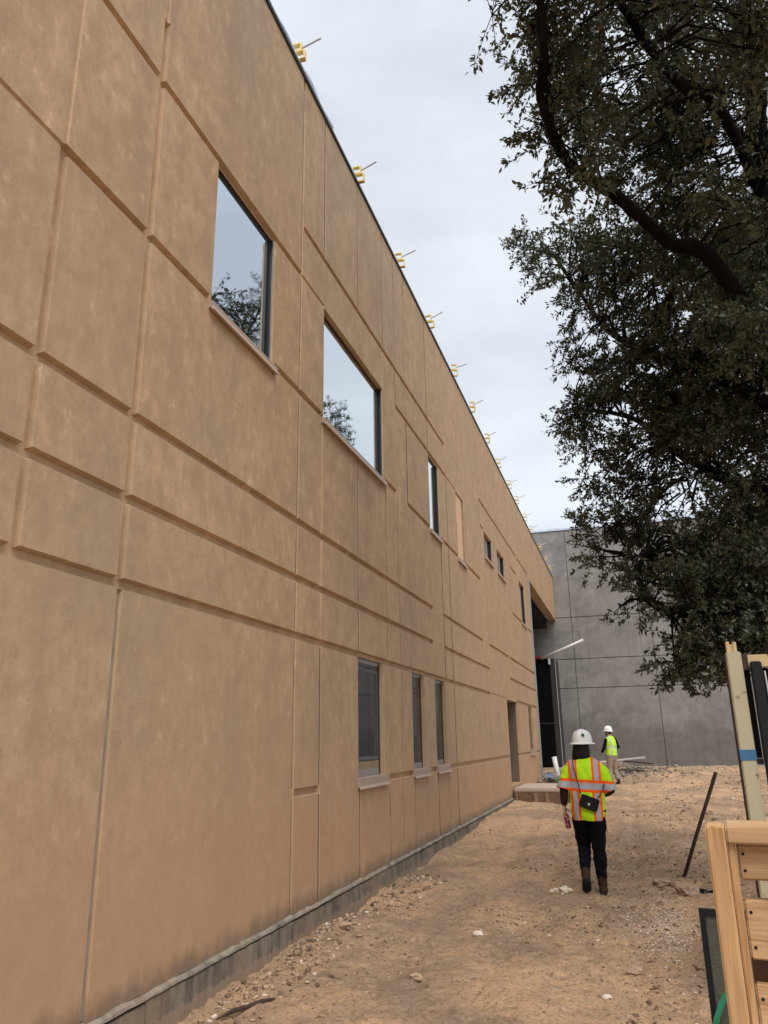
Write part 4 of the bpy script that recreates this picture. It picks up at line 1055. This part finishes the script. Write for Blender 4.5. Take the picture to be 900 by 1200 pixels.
PX, PY = 2.335, 9.33; PZ = tz(PX, PY) - .004
gl_ = lambda x, y: tz(PX + x, PY + y) - PZ
gl1, gl2 = gl_(-.075, .24), gl_(.085, -.08)
J1 = dict(head=(0, .012, 1.525), neck=(0, -.005, 1.42), turn=-.42,
          armL=[(-.170, 0, 1.335), (-.245, -.02, 1.075), (-.258, .035, .885), (-.02, .1, -1), (.35, .9, .1), (1, -.25, .1)],
          armR=[(.170, 0, 1.335), (.262, -.015, 1.055), (.185, .20, 1.00), (-.7, .7, .1), (.2, .2, 1), (-.6, -.6, 0)],
          legL=[(-.082, 0, .80), (-.080, .12, .455), (-.080, -.10, .205), (-.1, 1, 0), 0, .72],
          legR=[(.082, 0, .80), (.080, .015, .44), (.086, .0, .095), (.06, 1, 0), 0, .0],
          vest=[(.745, .176, .142), (.80, .186, .150), (.92, .190, .150), (1.05, .192, .150), (1.2, .200, .148), (1.31, .198, .125), (1.37, .165, .095), (1.415, .090, .070), (1.435, .06, .055)])
p1 = person((PX, PY, PZ), 0.03, 'person walking away in white hard hat, orange banded lime vest and black trousers', 'people in safety vests',
            J1, mat_vest('banded safety vest'), DEN, MAROON, True, True, simple('lime collar', (.45, .78, .015), .8))
# handbag worn across the back
hb = empty('handbag', (PX + .028, PY - .178, PZ + .935)); hb.rotation_euler = (.12, math.radians(20), .03)
tag(hb, 'small black shoulder bag worn across the back of the walking person', 'bag')
BAG = simple('black leather', (.004, .004, .0045), .4, 0, .3, 20, .3, .4)
MB().box(-.10, .10, -.026, .026, -.068, .068).build('bag_body', BAG, hb, bevel=.012)
MB().box(-.098, .098, -.034, -.024, -.012, .069).build('flap', BAG, hb, bevel=.004)
MB().box(-.012, .012, -.040, -.032, -.018, .006).build('clasp', M['pipe'], hb)
for s in (-1, 1):
    r_ = MB(); r_.loft([(s * .088, 0, .066), (s * .095, 0, .085), (s * .103, 0, .066)], .004, 6); r_.build('ring', M['pipe'], hb)
inv = (Matrix.Translation(hb.location) @ hb.rotation_euler.to_matrix().to_4x4()).inverted()
bp = lambda x, y, z: inv @ Vector((PX + x, PY + y, PZ + z))
sm = MB(); sm.loft(tube_pts([bp(-.055, -.170, 1.03), bp(-.075, -.172, 1.14), bp(-.098, -.166, 1.25), bp(-.118, -.14, 1.345), bp(-.118, -.07, 1.405), bp(-.11, .04, 1.40)], 4), .0055, 6)
sm.loft(tube_pts([bp(.125, -.172, .985), bp(.160, -.16, 1.03), bp(.195, -.11, 1.10), bp(.20, -.0, 1.17)], 4), .0055, 6); sm.build('strap', BAG, hb, True)
# bottle in the left hand
bt = empty('drink_bottle', (PX - .243, PY + .055, PZ + .735)); bt.rotation_euler = (.12, -.12, 0)
tag(bt, 'pink and dark red drink bottle held in the left hand of the walking person', 'bottle')
bb = MB(); bb.loft([(0, 0, -.085), (0, 0, -.08), (0, 0, .05), (0, 0, .075), (0, 0, .092)], [.026, .031, .031, .022, .013], 16)
def mat_bottle():
    t = NT('printed pink label'); p_ = t.pos(local=True); n = t.noise(p_, 34, 3)
    return t.out(t.ramp(n, [(.40, (.16, .012, .035)), (.52, (.34, .06, .12)), (.60, (.55, .38, .42))]), .35)
bb.build('bottle_body', mat_bottle(), bt, True)
cpm = MB(); cpm.loft([(0, 0, .092), (0, 0, .112)], .015, 12); cpm.build('cap', simple('dark cap', (.03, .01, .015), .4), bt, True)

QX, QY = 2.24, 26.2; QZ = tz(QX, QY) - .005
J2 = dict(head=(-.01, .05, 1.585), neck=(0, .01, 1.475), turn=.55, hat_tilt=.10, tr=1.12,
          armL=[(-.19, .0, 1.385), (-.265, .04, 1.11), (-.20, .22, .96), (.2, .8, -.4), (.7, -.1, .6), (.6, .0, -.7)],
          armR=[(.19, .0, 1.385), (.285, -.05, 1.13), (.20, .16, 1.03), (-.3, .9, .0), (-.5, .0, .8), (-.6, -.2, -.5)],
          legL=[(-.09, 0, .84), (-.095, .05, .47), (-.10, .02, .105), (-.1, 1, 0), 0, .0],
          legR=[(.09, 0, .84), (.11, .03, .47), (.135, -.06, .105), (.15, 1, 0), 0, .02],
          vest=[(.87, .19, .15), (.92, .195, .155), (1.05, .19, .15), (1.2, .198, .15), (1.33, .196, .125), (1.40, .15, .095), (1.45, .085, .07), (1.47, .06, .055)])
p2 = person((QX, QY, QZ), math.radians(48), 'person standing near the grey wall in white hard hat, black sleeves and khaki trousers', 'people in safety vests',
            J2, mat_vest_plain('plain safety vest'), CHI, BLK, False, False, None)
